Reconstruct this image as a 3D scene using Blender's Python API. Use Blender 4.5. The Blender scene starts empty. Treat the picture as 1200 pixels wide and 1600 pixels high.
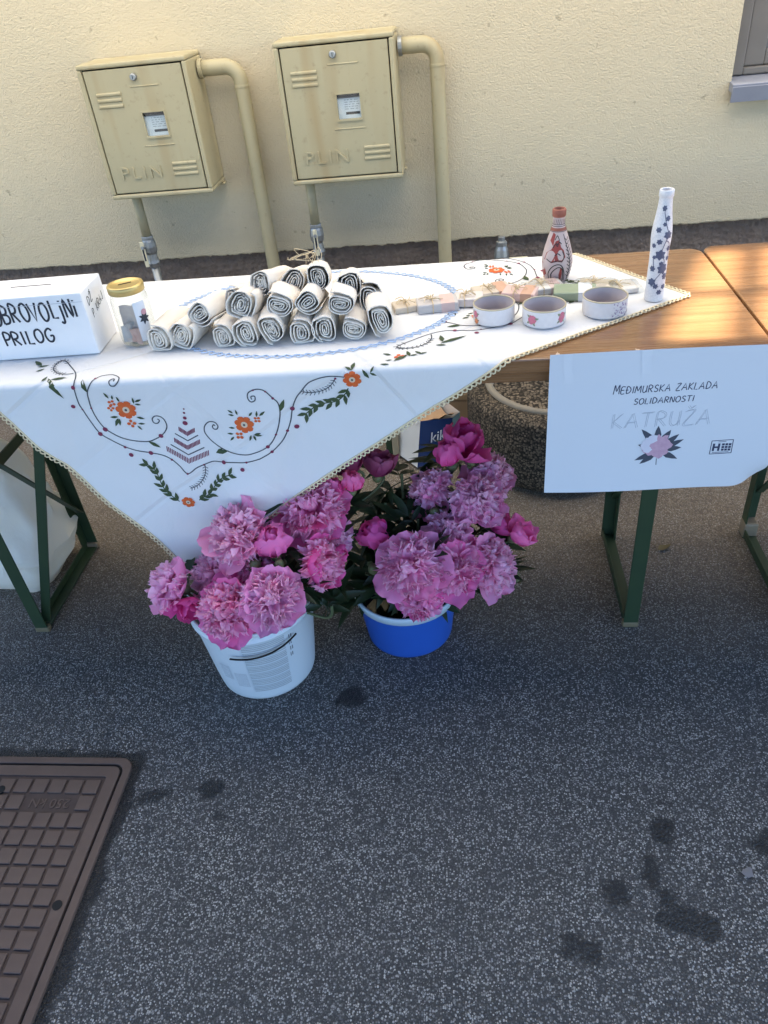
import bpy, math, random
from mathutils import Vector, Matrix, noise

SC = bpy.context.scene
COL = SC.collection
PI = math.pi
rnd = random.Random(7)

# ------------------------------------------------------------------ camera
cd = bpy.data.cameras.new('camera')
cd.sensor_fit = 'VERTICAL'; cd.sensor_height = 36.0; cd.sensor_width = 27.0
cd.lens = 1180.5 / 1600.0 * 36.0
cd.clip_start = 0.02; cd.clip_end = 500
cam = bpy.data.objects.new('camera', cd); COL.objects.link(cam)
_r = Vector((0.99297, 0.07617, -0.09056)); _d = Vector((-0.02642, -0.60331, -0.79707)); _f = Vector((-0.11535, 0.79386, -0.59706))
cam.matrix_world = Matrix(((_r.x, -_d.x, -_f.x, 0.0), (_r.y, -_d.y, -_f.y, 0.0), (_r.z, -_d.z, -_f.z, 1.385), (0, 0, 0, 1)))
SC.camera = cam

# ------------------------------------------------------------------ light
SUN_ELEV = math.radians(64); SUN_AZ = math.radians(87)      # azimuth from +Y (wall side) towards +X
w = bpy.data.worlds.new('World'); SC.world = w; w.use_nodes = True
nt = w.node_tree; bg = nt.nodes['Background']
sky = nt.nodes.new('ShaderNodeTexSky'); sky.sky_type = 'NISHITA'; sky.sun_disc = False
sky.sun_elevation = SUN_ELEV; sky.sun_rotation = SUN_AZ; sky.dust_density = 0.2; sky.air_density = 1.0; sky.ozone_density = 6.0
nt.links.new(sky.outputs[0], bg.inputs[0]); bg.inputs[1].default_value = 0.10
sl = bpy.data.lights.new('sun', 'SUN'); sl.energy = 5.0; sl.angle = math.radians(2.0); sl.color = (1.0, 0.93, 0.80)
sun = bpy.data.objects.new('sun', sl); COL.objects.link(sun)
sd = Vector((math.cos(SUN_ELEV) * math.sin(SUN_AZ), math.cos(SUN_ELEV) * math.cos(SUN_AZ), math.sin(SUN_ELEV)))
sun.rotation_euler = sd.to_track_quat('Z', 'Y').to_euler(); sun.location = sd * 8
SC.view_settings.view_transform = 'Standard'; SC.view_settings.look = 'None'
SC.view_settings.exposure = 2.45; SC.view_settings.gamma = 1.0
SC.cycles.use_denoising = True
SC.cycles.max_bounces = 8; SC.cycles.diffuse_bounces = 5; SC.cycles.transparent_max_bounces = 12

# ------------------------------------------------------------------ helpers
def link(o, parent=None):
    COL.objects.link(o)
    if parent is not None: o.parent = parent
    return o

def tag(o, label, cat, group=None, kind=None):
    o['label'] = label; o['category'] = cat
    if group: o['group'] = group
    if kind: o['kind'] = kind
    return o

def thing(name, label, cat, loc=(0, 0, 0), rz=0.0, group=None):
    o = bpy.data.objects.new(name, None); o.empty_display_size = 0.05
    o.location = loc; o.rotation_euler = (0, 0, rz); COL.objects.link(o)
    return tag(o, label, cat, group)

class MB:
    """collects vertices and faces, builds ONE mesh object"""
    def __init__(s): s.v = []; s.f = []; s.c = []; s.uv = []
    def add(s, vs, fs, c=None, uv=None):
        n = len(s.v); s.v += [tuple(p) for p in vs]; s.f += [tuple(i + n for i in f) for f in fs]
        s.c += ([c] * len(vs) if not isinstance(c, list) else c); s.uv += (uv if uv else [(0, 0)] * len(vs))
        return s
    def box(s, x0, x1, y0, y1, z0, z1, m=None):
        vs = [(x, y, z) for z in (z0, z1) for y in (y0, y1) for x in (x0, x1)]
        if m is not None: vs = [m @ Vector(p) for p in vs]
        return s.add(vs, [(0, 2, 3, 1), (4, 5, 7, 6), (0, 1, 5, 4), (2, 6, 7, 3), (0, 4, 6, 2), (1, 3, 7, 5)])
    def bar(s, a, b, wx, wy, up=(0, 1, 0)):
        a = Vector(a); b = Vector(b); d = (b - a).normalized(); u = Vector(up); u = (u - d * u.dot(d)).normalized(); x = d.cross(u)
        vs = [p + x * (sx * wx / 2) + u * (sy * wy / 2) for p in (a, b) for sy in (-1, 1) for sx in (-1, 1)]
        return s.add(vs, [(0, 2, 3, 1), (4, 5, 7, 6), (0, 1, 5, 4), (2, 6, 7, 3), (0, 4, 6, 2), (1, 3, 7, 5)])
    def tube(s, pts, r, n=8, cap=True, closed=False):
        pts = [Vector(p) for p in pts]; k = len(pts); rs = r if isinstance(r, (list, tuple)) else [r] * k
        t0 = (pts[1] - pts[0]).normalized(); u = t0.orthogonal().normalized(); vs = []
        for i, p in enumerate(pts):
            t = (pts[(i + 1) % k] - pts[i - 1]) if closed else (pts[min(i + 1, k - 1)] - pts[max(i - 1, 0)])
            if t.length < 1e-9: t = t0
            t.normalize(); u = (u - t * u.dot(t))
            u = u.normalized() if u.length > 1e-6 else t.orthogonal().normalized()
            b = t.cross(u)
            vs += [p + (u * math.cos(2 * PI * j / n) + b * math.sin(2 * PI * j / n)) * rs[i] for j in range(n)]
        fs = []
        for i in range(k if closed else k - 1):
            i2 = (i + 1) % k
            for j in range(n):
                fs.append((i * n + j, i * n + (j + 1) % n, i2 * n + (j + 1) % n, i2 * n + j))
        if cap and not closed: fs += [tuple(range(n - 1, -1, -1)), tuple((k - 1) * n + j for j in range(n))]
        return s.add(vs, fs)
    def lathe(s, prof, n=40, c=(0, 0, 0), a0=0.0, a1=2 * PI):
        full = abs(a1 - a0 - 2 * PI) < 1e-6; m = n if full else n + 1; vs = []; uv = []
        for i, (r, z) in enumerate(prof):
            for j in range(m):
                a = a0 + (a1 - a0) * j / n; vs.append((c[0] + r * math.cos(a), c[1] + r * math.sin(a), c[2] + z)); uv.append((j / n, i / max(1, len(prof) - 1)))
        fs = []
        for i in range(len(prof) - 1):
            for j in range(n):
                j2 = (j + 1) % m; fs.append((i * m + j, i * m + j2, (i + 1) * m + j2, (i + 1) * m + j))
        return s.add(vs, fs, uv=uv)
    def prism(s, poly, z0, z1):
        n = len(poly); vs = [(x, y, z0) for x, y in poly] + [(x, y, z1) for x, y in poly]
        return s.add(vs, [tuple(range(n - 1, -1, -1)), tuple(range(n, 2 * n))] + [(i, (i + 1) % n, n + (i + 1) % n, n + i) for i in range(n)])
    def mesh(s, name, mat=None, smooth=False):
        me = bpy.data.meshes.new(name); me.from_pydata(s.v, [], s.f)
        if mat: me.materials.append(mat)
        if any(c is not None for c in s.c):
            a = me.attributes.new('tint', 'FLOAT', 'POINT'); a.data.foreach_set('value', [0.0 if c is None else c for c in s.c])
        if any(u != (0, 0) for u in s.uv):
            l = me.uv_layers.new(name='UVMap')
            l.data.foreach_set('uv', [x for lp in me.loops for x in s.uv[lp.vertex_index]])
        if smooth: me.polygons.foreach_set('use_smooth', [True] * len(me.polygons))
        me.update(); return me
    def build(s, name, mat, parent=None, smooth=False, bevel=0.0, seg=2, loc=None, rot=None):
        o = bpy.data.objects.new(name, s.mesh(name, mat, smooth)); link(o, parent)
        if bevel:
            b = o.modifiers.new('bevel', 'BEVEL'); b.width = bevel; b.segments = seg; b.limit_method = 'ANGLE'
        if loc is not None: o.location = loc
        if rot is not None: o.rotation_euler = rot
        return o

def inst(name, mesh, parent=None, loc=None, rot=None, scale=None, mw=None):
    o = bpy.data.objects.new(name, mesh); link(o, parent)
    if mw is not None: o.matrix_local = mw
    if loc is not None: o.location = loc
    if rot is not None: o.rotation_euler = rot
    if scale is not None: o.scale = scale
    return o

def smooth_angle(o, deg=40):
    me = o.data
    me.polygons.foreach_set('use_smooth', [True] * len(me.polygons))
    try: me.set_sharp_from_angle(angle=math.radians(deg))
    except Exception: pass
    return o

def spline(pts, k=6):
    """Catmull-Rom through pts (tuples of any length)"""
    n = len(pts); out = []
    for i in range(n - 1):
        p0 = pts[max(i - 1, 0)]; p1 = pts[i]; p2 = pts[i + 1]; p3 = pts[min(i + 2, n - 1)]
        for j in range(k):
            t = j / k
            out.append(tuple(0.5 * (2 * b + (c - a) * t + (2 * a - 5 * b + 4 * c - d) * t * t + (3 * b - a - 3 * c + d) * t ** 3) for a, b, c, d in zip(p0, p1, p2, p3)))
    out.append(tuple(pts[-1])); return out

def ribbon(mb, S, pts, w, lift=0.0006, step=None, taper=False):
    """an ink or thread line of width w on the surface S(u, v, lift)"""
    if step:
        q = [pts[0]]
        for a, b in zip(pts[:-1], pts[1:]):
            L = math.hypot(b[0] - a[0], b[1] - a[1]); k = max(1, int(L / step))
            q += [(a[0] + (b[0] - a[0]) * i / k, a[1] + (b[1] - a[1]) * i / k) for i in range(1, k + 1)]
        pts = q
    n = len(pts); vs = []
    for i, p in enumerate(pts):
        a = pts[max(i - 1, 0)]; b = pts[min(i + 1, n - 1)]; dx, dy = b[0] - a[0], b[1] - a[1]; L = math.hypot(dx, dy) or 1
        ww = w / 2
        if taper: ww *= 0.25 + 0.75 * math.sin(PI * min(1, max(0, (i + .5) / n)))
        nx, ny = -dy / L * ww, dx / L * ww
        vs += [S(p[0] + nx, p[1] + ny, lift * .5), S(p[0], p[1], lift), S(p[0] - nx, p[1] - ny, lift * .5)]
    fs = []
    for i in range(n - 1):
        fs += [(3 * i, 3 * i + 1, 3 * i + 4, 3 * i + 3), (3 * i + 1, 3 * i + 2, 3 * i + 5, 3 * i + 4)]
    mb.add(vs, fs)

def patch(mb, S, c, poly, lift=0.0006, c_lift=None):
    """a filled star-shaped patch: polygon round c on the surface S"""
    vs = [S(c[0], c[1], lift if c_lift is None else c_lift)] + [S(x, y, lift) for x, y in poly]; n = len(poly)
    mb.add(vs, [(0, 1 + i, 1 + (i + 1) % n) for i in range(n)])

def disc(mb, S, c, r, lift=0.0006, n=12, dome=0.0, jit=0.0, rx=1.0):
    ph = rnd.random() * 6
    patch(mb, S, c, [(c[0] + r * rx * math.cos(a) * (1 + jit * math.sin(3 * a + ph)), c[1] + r * math.sin(a) * (1 + jit * math.cos(2 * a + ph))) for a in (2 * PI * i / n for i in range(n))], lift, lift + dome)

def leafshape(mb, S, a, b, wd, lift=0.0006):
    dx, dy = b[0] - a[0], b[1] - a[1]; L = math.hypot(dx, dy) or 1e-6; nx, ny = -dy / L, dx / L
    pr = [(0, 0), (.2, .6), (.45, 1), (.75, .6), (1, 0)]
    poly = [(a[0] + dx * t + nx * wd * k / 2, a[1] + dy * t + ny * wd * k / 2) for t, k in pr] + [(a[0] + dx * t - nx * wd * k / 2, a[1] + dy * t - ny * wd * k / 2) for t, k in pr[-2:0:-1]]
    patch(mb, S, (a[0] + dx * .45, a[1] + dy * .45), poly, lift, lift * 1.6)

# single-stroke hand lettering, unit box 0..1 (width in third item)
GL = {
 'A': ([[(0, 0), (.42, 1), (.8, 0)], [(.15, .36), (.68, .38)]], .8), 'B': ([[(.05, 0), (.05, 1), (.5, .92), (.58, .75), (.45, .56), (.08, .52)], [(.08, .52), (.55, .46), (.68, .25), (.5, .04), (.05, 0)]], .68),
 'D': ([[(.08, 0), (.08, 1), (.5, .88), (.72, .5), (.5, .1), (.05, 0)]], .75), 'E': ([[(.6, 1), (.05, .97), (.05, .02), (.62, 0)], [(.05, .5), (.5, .52)]], .62),
 'G': ([[(.7, .82), (.45, 1), (.12, .8), (.03, .45), (.2, .08), (.5, 0), (.72, .2), (.73, .45), (.45, .43)]], .76), 'I': ([[(.1, 0), (.1, 1)]], .2), 'i': ([[(.1, 0), (.1, .62)], [(.1, .85), (.1, .92)]], .2),
 'j': ([[(.22, .66), (.24, -.15), (.1, -.32), (-.08, -.22)], [(.22, .86), (.22, .93)]], .34), 'J': ([[(.5, 1), (.5, .2), (.3, 0), (.05, .15)]], .55), 'K': ([[(.06, 0), (.06, 1)], [(.62, 1), (.08, .45), (.68, 0)]], .68),
 'L': ([[(.06, 1), (.04, .02), (.55, 0)]], .55), 'M': ([[(.02, 0), (.12, 1), (.45, .3), (.8, 1), (.9, 0)]], .92), 'N': ([[(.04, 0), (.06, 1), (.62, .02), (.64, 1)]], .68),
 'O': ([[(.4, 1), (.12, .85), (.02, .45), (.2, .06), (.45, 0), (.7, .2), (.76, .6), (.6, .92), (.4, 1)]], .78), 'P': ([[(.08, 0), (.08, 1), (.5, .95), (.62, .72), (.45, .5), (.08, .47)]], .64),
 'R': ([[(.06, 0), (.06, 1), (.48, .95), (.6, .74), (.45, .54), (.08, .5)], [(.2, .5), (.68, 0)]], .68), 'S': ([[(.58, .85), (.35, 1), (.1, .82), (.18, .58), (.5, .42), (.6, .2), (.35, 0), (.04, .12)]], .62),
 'T': ([[(0, .98), (.75, 1)], [(.38, 1), (.36, 0)]], .74), 'U': ([[(.05, 1), (.05, .3), (.25, 0), (.5, .08), (.62, .4), (.62, 1)], [(.62, .4), (.66, 0)]], .7), 'V': ([[(0, 1), (.36, 0), (.75, 1)]], .75),
 'Z': ([[(.05, .95), (.62, 1), (.03, .03), (.68, 0)]], .68), '.': ([[(.08, 0), (.1, .06)]], .2), ' ': ([], .45),
}
GL['Đ'] = (GL['D'][0] + [[(-.1, .5), (.32, .52)]], .78); GL['Ž'] = (GL['Z'][0] + [[(.14, 1.32), (.34, 1.12), (.56, 1.34)]], .68)

def lettering(mb, S, text, x0, y0, width, h, wt, lift=0.0005, hand=0.0, slant=0.0, first_big=0.0, rise=0.0, double=0.0):
    adv = [GL[c][1] + .22 for c in text]; k = width / (sum(adv) - .22); x = x0
    for c, a in zip(text, adv):
        hh = h * (1 + first_big) if (first_big and x == x0) else h
        jx, jy = rnd.uniform(-1, 1) * hand * h, rnd.uniform(-1, 1) * hand * h; rot = rnd.uniform(-1, 1) * hand
        for st in GL[c][0]:
            pts = []
            for u, v in st:
                px = u * k; py = v * hh; px, py = px + (py * slant) - py * rot, py + px * rot
                xx = x + px + jx; pts.append((xx, y0 + py + jy + rise * (xx - x0)))
            q = spline(pts, 4) if len(pts) > 3 else pts
            if double:
                for sgn in (-1, 1):
                    ribbon(mb, S, [(a_ + sgn * double, b_ + sgn * double * .6) for a_, b_ in q], wt, lift)
            else: ribbon(mb, S, q, wt, lift)
        x += a * k

def text_mesh(txt, size, extrude, mat, name, sp=1.0):
    c = bpy.data.curves.new(name, 'FONT'); c.body = txt; c.size = size; c.extrude = extrude; c.space_character = sp; c.align_x = 'CENTER'; c.align_y = 'CENTER'
    t = bpy.data.objects.new(name, c); COL.objects.link(t)
    dg = bpy.context.evaluated_depsgraph_get(); me = bpy.data.meshes.new_from_object(t.evaluated_get(dg)); me.name = name
    bpy.data.objects.remove(t); me.materials.clear(); me.materials.append(mat); return me

# ------------------------------------------------------------------ materials
class NT:
    def __init__(s, name):
        s.m = bpy.data.materials.new(name); s.m.use_nodes = True; s.t = s.m.node_tree; s.n = s.t.nodes
        s.b = s.n['Principled BSDF']; s.out = s.n['Material Output']
    def L(s, a, b): s.t.links.new(a, b)
    def N(s, ty, **k):
        n = s.n.new(ty)
        for a, b in k.items(): setattr(n, a, b)
        return n
    def co(s, kind='Object'): return s.N('ShaderNodeTexCoord').outputs[kind]
    def pos(s): return s.N('ShaderNodeNewGeometry').outputs['Position']
    def map(s, v, scale=(1, 1, 1), loc=(0, 0, 0), rot=(0, 0, 0)):
        m = s.N('ShaderNodeMapping'); s.L(v, m.inputs[0]); m.inputs['Scale'].default_value = scale; m.inputs['Location'].default_value = loc; m.inputs['Rotation'].default_value = rot
        return m.outputs[0]
    def noise(s, v, sc, det=3, rough=.55, dist=0):
        n = s.N('ShaderNodeTexNoise'); s.L(v, n.inputs['Vector']); n.inputs['Scale'].default_value = sc; n.inputs['Detail'].default_value = det; n.inputs['Roughness'].default_value = rough; n.inputs['Distortion'].default_value = dist
        return n.outputs['Fac']
    def vor(s, v, sc, feat='F1', out='Distance'):
        n = s.N('ShaderNodeTexVoronoi', feature=feat); s.L(v, n.inputs['Vector']); n.inputs['Scale'].default_value = sc
        return n.outputs[out]
    def ramp(s, v, stops, interp='LINEAR'):
        r = s.N('ShaderNodeValToRGB'); s.L(v, r.inputs[0]); r.color_ramp.interpolation = interp; e = r.color_ramp.elements
        while len(e) < len(stops): e.new(.5)
        for el, (p, c) in zip(e, stops):
            el.position = p; el.color = (c, c, c, 1) if not isinstance(c, tuple) else (*c, 1)
        return r.outputs[0]
    def mix(s, f, a, b, mode='MIX'):
        m = s.N('ShaderNodeMix', data_type='RGBA', blend_type=mode)
        if isinstance(f, (int, float)): m.inputs[0].default_value = f
        else: s.L(f, m.inputs[0])
        for k, x in ((6, a), (7, b)):
            if isinstance(x, tuple): m.inputs[k].default_value = (*x, 1)
            else: s.L(x, m.inputs[k])
        return m.outputs[2]
    def math(s, op, a, b=None, clamp=False):
        m = s.N('ShaderNodeMath', operation=op, use_clamp=clamp)
        for k, x in ((0, a), (1, b)):
            if x is None: continue
            if isinstance(x, (int, float)): m.inputs[k].default_value = x
            else: s.L(x, m.inputs[k])
        return m.outputs[0]
    def attr(s, name):
        a = s.N('ShaderNodeAttribute'); a.attribute_name = name; return a
    def bump(s, h, st, dist=.002, prev=None):
        b = s.N('ShaderNodeBump'); s.L(h, b.inputs['Height']); b.inputs['Strength'].default_value = st; b.inputs['Distance'].default_value = dist
        if prev is not None: s.L(prev, b.inputs['Normal'])
        return b.outputs[0]
    def fin(s, col=None, rough=.6, normal=None, metal=0., spec=.4, **k):
        if col is not None:
            if isinstance(col, tuple): s.b.inputs['Base Color'].default_value = (*col, 1)
            else: s.L(col, s.b.inputs['Base Color'])
        if isinstance(rough, (int, float)): s.b.inputs['Roughness'].default_value = rough
        else: s.L(rough, s.b.inputs['Roughness'])
        s.b.inputs['Metallic'].default_value = metal; s.b.inputs['Specular IOR Level'].default_value = spec
        if normal is not None: s.L(normal, s.b.inputs['Normal'])
        for a, b in k.items(): s.b.inputs[a.replace('_', ' ')].default_value = b
        return s.m

def plain(name, c, c2=None, rough=.6, ns=30., bump=0., bs=200., metal=0., spec=.4, dist=.001):
    t = NT(name); v = t.co()
    col = t.mix(t.noise(v, ns, 4), c, c2) if c2 else c
    nr = t.bump(t.noise(v, bs, 3), bump, dist) if bump else None
    return t.fin(col, rough, nr, metal, spec)

def mat_asphalt():
    t = NT('asphalt'); v = t.pos()
    cell = t.vor(v, 300, out='Color'); d = t.vor(v, 300)
    sep = t.N('ShaderNodeSeparateColor'); t.L(cell, sep.inputs[0])
    stone = t.ramp(sep.outputs[0], [(0, (.018, .018, .019)), (.4, (.064, .064, .060)), (.7, (.19, .189, .178)), (1, (.58, .57, .53))])
    binder = t.math('LESS_THAN', d, .50)
    col = t.mix(binder, (.018, .018, .018), stone)
    big = t.noise(v, 2.2, 4); col = t.mix(t.ramp(big, [(.3, .0), (.75, .22)]), col, (.10, .095, .09))
    fine = t.noise(v, 420, 2); c2 = t.vor(v, 205, out='Color'); d2 = t.vor(v, 205); sp2 = t.N('ShaderNodeSeparateColor'); t.L(c2, sp2.inputs[0])
    big2 = t.math('MULTIPLY', t.math('GREATER_THAN', sp2.outputs[0], .80), t.math('LESS_THAN', d2, .42)); col = t.mix(big2, col, t.mix(sp2.outputs[1], (.14, .142, .14), (.42, .42, .40)))
    col = t.mix(.18, col, t.ramp(fine, [(.35, .02), (.7, .26)]))
    col = t.mix(t.ramp(t.noise(v, 11, 5, .65), [(.42, .0), (.68, .35)]), col, (.05, .051, .054))
    sy = t.N('ShaderNodeSeparateXYZ'); t.L(v, sy.inputs[0])   # warm bounce light painted in as sandy grain colour, stronger towards the house
    warm_bounce = t.math('MULTIPLY', t.ramp(t.math('ADD', sy.outputs[1], t.math('MULTIPLY', t.noise(v, 3.5, 5), .5)), [(1.45, 0.), (2.0, 1.)]), .62) if False else t.math('MULTIPLY', t.math('MULTIPLY', t.math('SUBTRACT', t.math('ADD', sy.outputs[1], t.math('MULTIPLY', t.noise(v, 3.5, 5), .5)), 1.42), 2.0, True), .42)
    col = t.mix(warm_bounce, col, t.mix(sep.outputs[1], (.16, .11, .07), (.36, .27, .18)))
    wet = t.attr('tint').outputs['Fac']; wj = t.math('ADD', wet, t.math('MULTIPLY', t.math('SUBTRACT', t.noise(v, 130, 4, .7), .5), 1.1)); wn = t.math('MULTIPLY', t.ramp(wj, [(.30, 0.), (.75, 1.)]), t.math('GREATER_THAN', wet, .02))
    col = t.mix(wn, col, t.mix(.88, col, (.01, .01, .01)))
    nr = t.bump(t.math('ADD', t.math('MULTIPLY', d, -1.0), t.math('MULTIPLY', fine, .4)), .8, .004)
    rough = t.mix(wn, (.72, .72, .72), (.42, .42, .42))
    return t.fin(col, rough, nr, spec=.35)

def mat_stucco():
    t = NT('stucco'); v = t.pos()
    n1 = t.noise(v, 170, 4, .65); n2 = t.vor(v, 230, 'SMOOTH_F1'); n3 = t.noise(v, 40, 3)
    h = t.math('ADD', t.math('MULTIPLY', n1, 1.0), t.math('MULTIPLY', n2, -.7)); h = t.math('ADD', h, t.math('MULTIPLY', n3, .45))
    col = t.mix(t.noise(v, 3, 4), (.53, .445, .305), (.585, .495, .345))
    col = t.mix(t.ramp(t.noise(v, 9, 6, .7), [(.56, 0.), (.8, .35)]), col, (.47, .42, .30))
    spots = t.ramp(t.noise(v, 38, 2, .5), [(.70, 0.), (.77, .8)]); col = t.mix(spots, col, (.33, .28, .19))
    # rain splash and dirt band low on the wall
    z = t.N('ShaderNodeSeparateXYZ'); t.L(v, z.inputs[0])
    low = t.math('MULTIPLY', t.ramp(t.math('ADD', z.outputs[2], t.math('MULTIPLY', t.noise(v, 6, 4), .25)), [(.62, 1.), (.95, 0.)]), .45)
    col = t.mix(low, col, (.46, .42, .30))
    return t.fin(col, .9, t.bump(h, .6, .0045), spec=.15)

def mat_plinth():
    t = NT('roughcast'); v = t.pos()
    h = t.math('ADD', t.noise(v, 45, 5, .7), t.math('MULTIPLY', t.vor(v, 60), .6))
    col = t.mix(t.noise(v, 30, 4), (.13, .10, .085), (.23, .185, .155))
    return t.fin(col, .92, t.bump(h, 1.0, .012), spec=.1)

def mat_wood():
    t = NT('varnished_wood'); v = t.pos()
    st = t.map(v, (1.2, 26, 26)); g = t.noise(st, 2.2, 6, .6, .6); g2 = t.noise(t.map(v, (4, 160, 160)), 1.5, 3)
    board = t.math('FLOOR', t.math('MULTIPLY', t.N('ShaderNodeSeparateXYZ').outputs[1], 8.))
    sx = [n for n in t.n if n.bl_idname == 'ShaderNodeSeparateXYZ'][0]; t.L(v, sx.inputs[0])
    wn = t.N('ShaderNodeTexWhiteNoise', noise_dimensions='1D'); t.L(board, wn.inputs['W'])
    col = t.ramp(g, [(.25, (.13, .062, .026)), (.5, (.215, .112, .05)), (.75, (.29, .155, .072))])
    col = t.mix(t.math('MULTIPLY', wn.outputs['Value'], .3), col, (.24, .10, .033))
    col = t.mix(t.ramp(g2, [(.5, 0.), (.72, .4)]), col, (.17, .07, .02))
    return t.fin(col, t.ramp(g2, [(.3, .22), (.8, .38)]), t.bump(g2, .08, .0006), spec=.5, Coat_Weight=.25, Coat_Roughness=.12)

def mat_cloth(name, c, weave=900., bump=.25, trans=.12, crease=False):
    t = NT(name); v = t.co()
    wv = t.N('ShaderNodeTexWave', wave_type='BANDS', bands_direction='X'); t.L(v, wv.inputs[0]); wv.inputs['Scale'].default_value = weave
    n = t.noise(v, 60, 3); nr = t.bump(n, bump, .0012); nr = t.bump(t.noise(t.map(v, (1, 1, .6), rot=(0, .6, .5)), 13, 4, .6, .8), .45, .006, nr)
    if crease:
        at = t.attr('tint').outputs['Fac']; nr = t.bump(at, .9, .003, nr)
    col = t.mix(t.noise(v, 12, 3), c, tuple(x * .95 for x in c))
    t.fin(col, .85, nr, spec=.15)
    tr = t.N('ShaderNodeBsdfTranslucent'); t.L(col, tr.inputs[0]); mx = t.N('ShaderNodeMixShader'); mx.inputs[0].default_value = trans
    t.L(t.b.outputs[0], mx.inputs[1]); t.L(tr.outputs[0], mx.inputs[2]); t.L(mx.outputs[0], t.out.inputs[0]); return t.m

def mat_petal(name='petal'):
    t = NT(name); oi = t.N('ShaderNodeObjectInfo'); v = t.co()
    at = t.attr('tint').outputs['Fac']
    pale = t.mix(.75, oi.outputs['Color'], (.99, .74, .87))
    f = t.math('MULTIPLY', at, t.ramp(t.noise(v, 70, 2), [(.25, .7), (.75, 1.)]))
    col = t.mix(f, oi.outputs['Color'], pale)
    t.fin(col, .55, t.bump(t.noise(t.map(v, (1, 1, .3)), 260, 2), .12, .001), spec=.25)
    tr = t.N('ShaderNodeBsdfTranslucent'); t.L(col, tr.inputs[0]); mx = t.N('ShaderNodeMixShader'); mx.inputs[0].default_value = .42
    t.L(t.b.outputs[0], mx.inputs[1]); t.L(tr.outputs[0], mx.inputs[2]); t.L(mx.outputs[0], t.out.inputs[0]); return t.m

def mat_leaf():
    t = NT('peony_leaf'); v = t.co(); oi = t.N('ShaderNodeObjectInfo')
    col = t.mix(oi.outputs['Random'], (.012, .026, .010), (.026, .05, .018))
    col = t.mix(t.noise(v, 40, 3), col, (.016, .03, .013))
    t.fin(col, .42, t.bump(t.noise(v, 120, 2), .15, .001), spec=.45)
    tr = t.N('ShaderNodeBsdfTranslucent'); tr.inputs[0].default_value = (.06, .12, .02, 1); mx = t.N('ShaderNodeMixShader'); mx.inputs[0].default_value = .15
    t.L(t.b.outputs[0], mx.inputs[1]); t.L(tr.outputs[0], mx.inputs[2]); t.L(mx.outputs[0], t.out.inputs[0]); return t.m

def mat_gas_paint():
    t = NT('ochre_paint'); v = t.pos()
    col = t.mix(t.noise(v, 7, 4), (.37, .315, .19), (.42, .36, .22))
    streak = t.ramp(t.noise(t.map(v, (13, 13, 1.3)), 1.0, 2), [(.55, 0.), (.78, .6)])
    col = t.mix(streak, col, (.30, .19, .07))
    col = t.mix(t.ramp(t.noise(v, 60, 4), [(.60, 0.), (.75, .45)]), col, (.26, .20, .11))
    return t.fin(col, .5, t.bump(t.noise(v, 140, 3), .10, .001), spec=.35)

def mat_aggregate(name, dark, light, sc):
    t = NT(name); v = t.co(); cell = t.vor(v, sc, out='Color'); d = t.vor(v, sc)
    sep = t.N('ShaderNodeSeparateColor'); t.L(cell, sep.inputs[0])
    col = t.mix(sep.outputs[0], dark, light); col = t.mix(t.ramp(d, [(.45, 0.), (.62, 1.)]), col, tuple(x * .4 for x in dark))
    return t.fin(col, .75, t.bump(d, -.9, .006), spec=.3)

def mat_canvas():
    t = NT('canvas'); v = t.co(); oi = t.N('ShaderNodeObjectInfo')
    at = t.attr('tint').outputs['Fac']
    base = t.mix(t.noise(v, 18, 3), (.70, .64, .57), (.78, .73, .66))
    vv = t.N('ShaderNodeVectorMath', operation='ADD'); t.L(v, vv.inputs[0]); cx = t.N('ShaderNodeCombineXYZ'); t.L(oi.outputs['Random'], cx.inputs[0]); t.L(cx.outputs[0], vv.inputs[1])
    pr = t.math('MULTIPLY', t.ramp(t.noise(vv.outputs[0], 95, 3, .6, 1.), [(.54, 0.), (.60, 1.)]), at)
    pr = t.math('MULTIPLY', pr, t.ramp(oi.outputs['Random'], [(.15, .2), (.7, .85)]))
    col = t.mix(pr, base, (.03, .03, .035))
    wv = t.noise(t.map(v, (900, 300, 900)), 1., 1); nr = t.bump(wv, .25, .0006); nr = t.bump(t.noise(v, 55, 3), .5, .003, nr)
    return t.fin(col, .92, nr, spec=.1)

def mat_glass(name='jar_glass'):
    t = NT(name); g = t.N('ShaderNodeBsdfGlossy'); g.inputs['Roughness'].default_value = .04
    tp = t.N('ShaderNodeBsdfTransparent'); tp.inputs[0].default_value = (.92, .94, .94, 1)
    lw = t.N('ShaderNodeLayerWeight'); lw.inputs[0].default_value = .5; fc = t.math('MULTIPLY', t.math('POWER', lw.outputs['Facing'], 3.0), .55); fc = t.math('ADD', fc, .07)
    mx = t.N('ShaderNodeMixShader'); t.L(fc, mx.inputs[0]); t.L(tp.outputs[0], mx.inputs[1]); t.L(g.outputs[0], mx.inputs[2]); t.L(mx.outputs[0], t.out.inputs[0]); return t.m

def mat_print(name, paper, ink, rows, words):
    """lines of fine print across a label (flat print, from the label's own UV)"""
    t = NT(name); uv = t.co('UV')
    br = t.N('ShaderNodeTexBrick'); t.L(t.map(uv, (words, rows, 1)), br.inputs[0]); br.inputs['Scale'].default_value = 1.
    br.inputs['Brick Width'].default_value = .8; br.inputs['Row Height'].default_value = 1.; br.inputs['Mortar Size'].default_value = .22; br.inputs['Mortar Smooth'].default_value = .3
    br.offset = .37
    gap = t.ramp(t.noise(t.map(uv, (1.2, rows / 7., 1)), 1., 1), [(.40, 0.), (.44, 1.)])
    f = t.math('MULTIPLY', t.math('SUBTRACT', 1., br.outputs['Fac']), .85)
    return t.fin(t.mix(f, paper, ink), .45, None, spec=.4)

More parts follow.
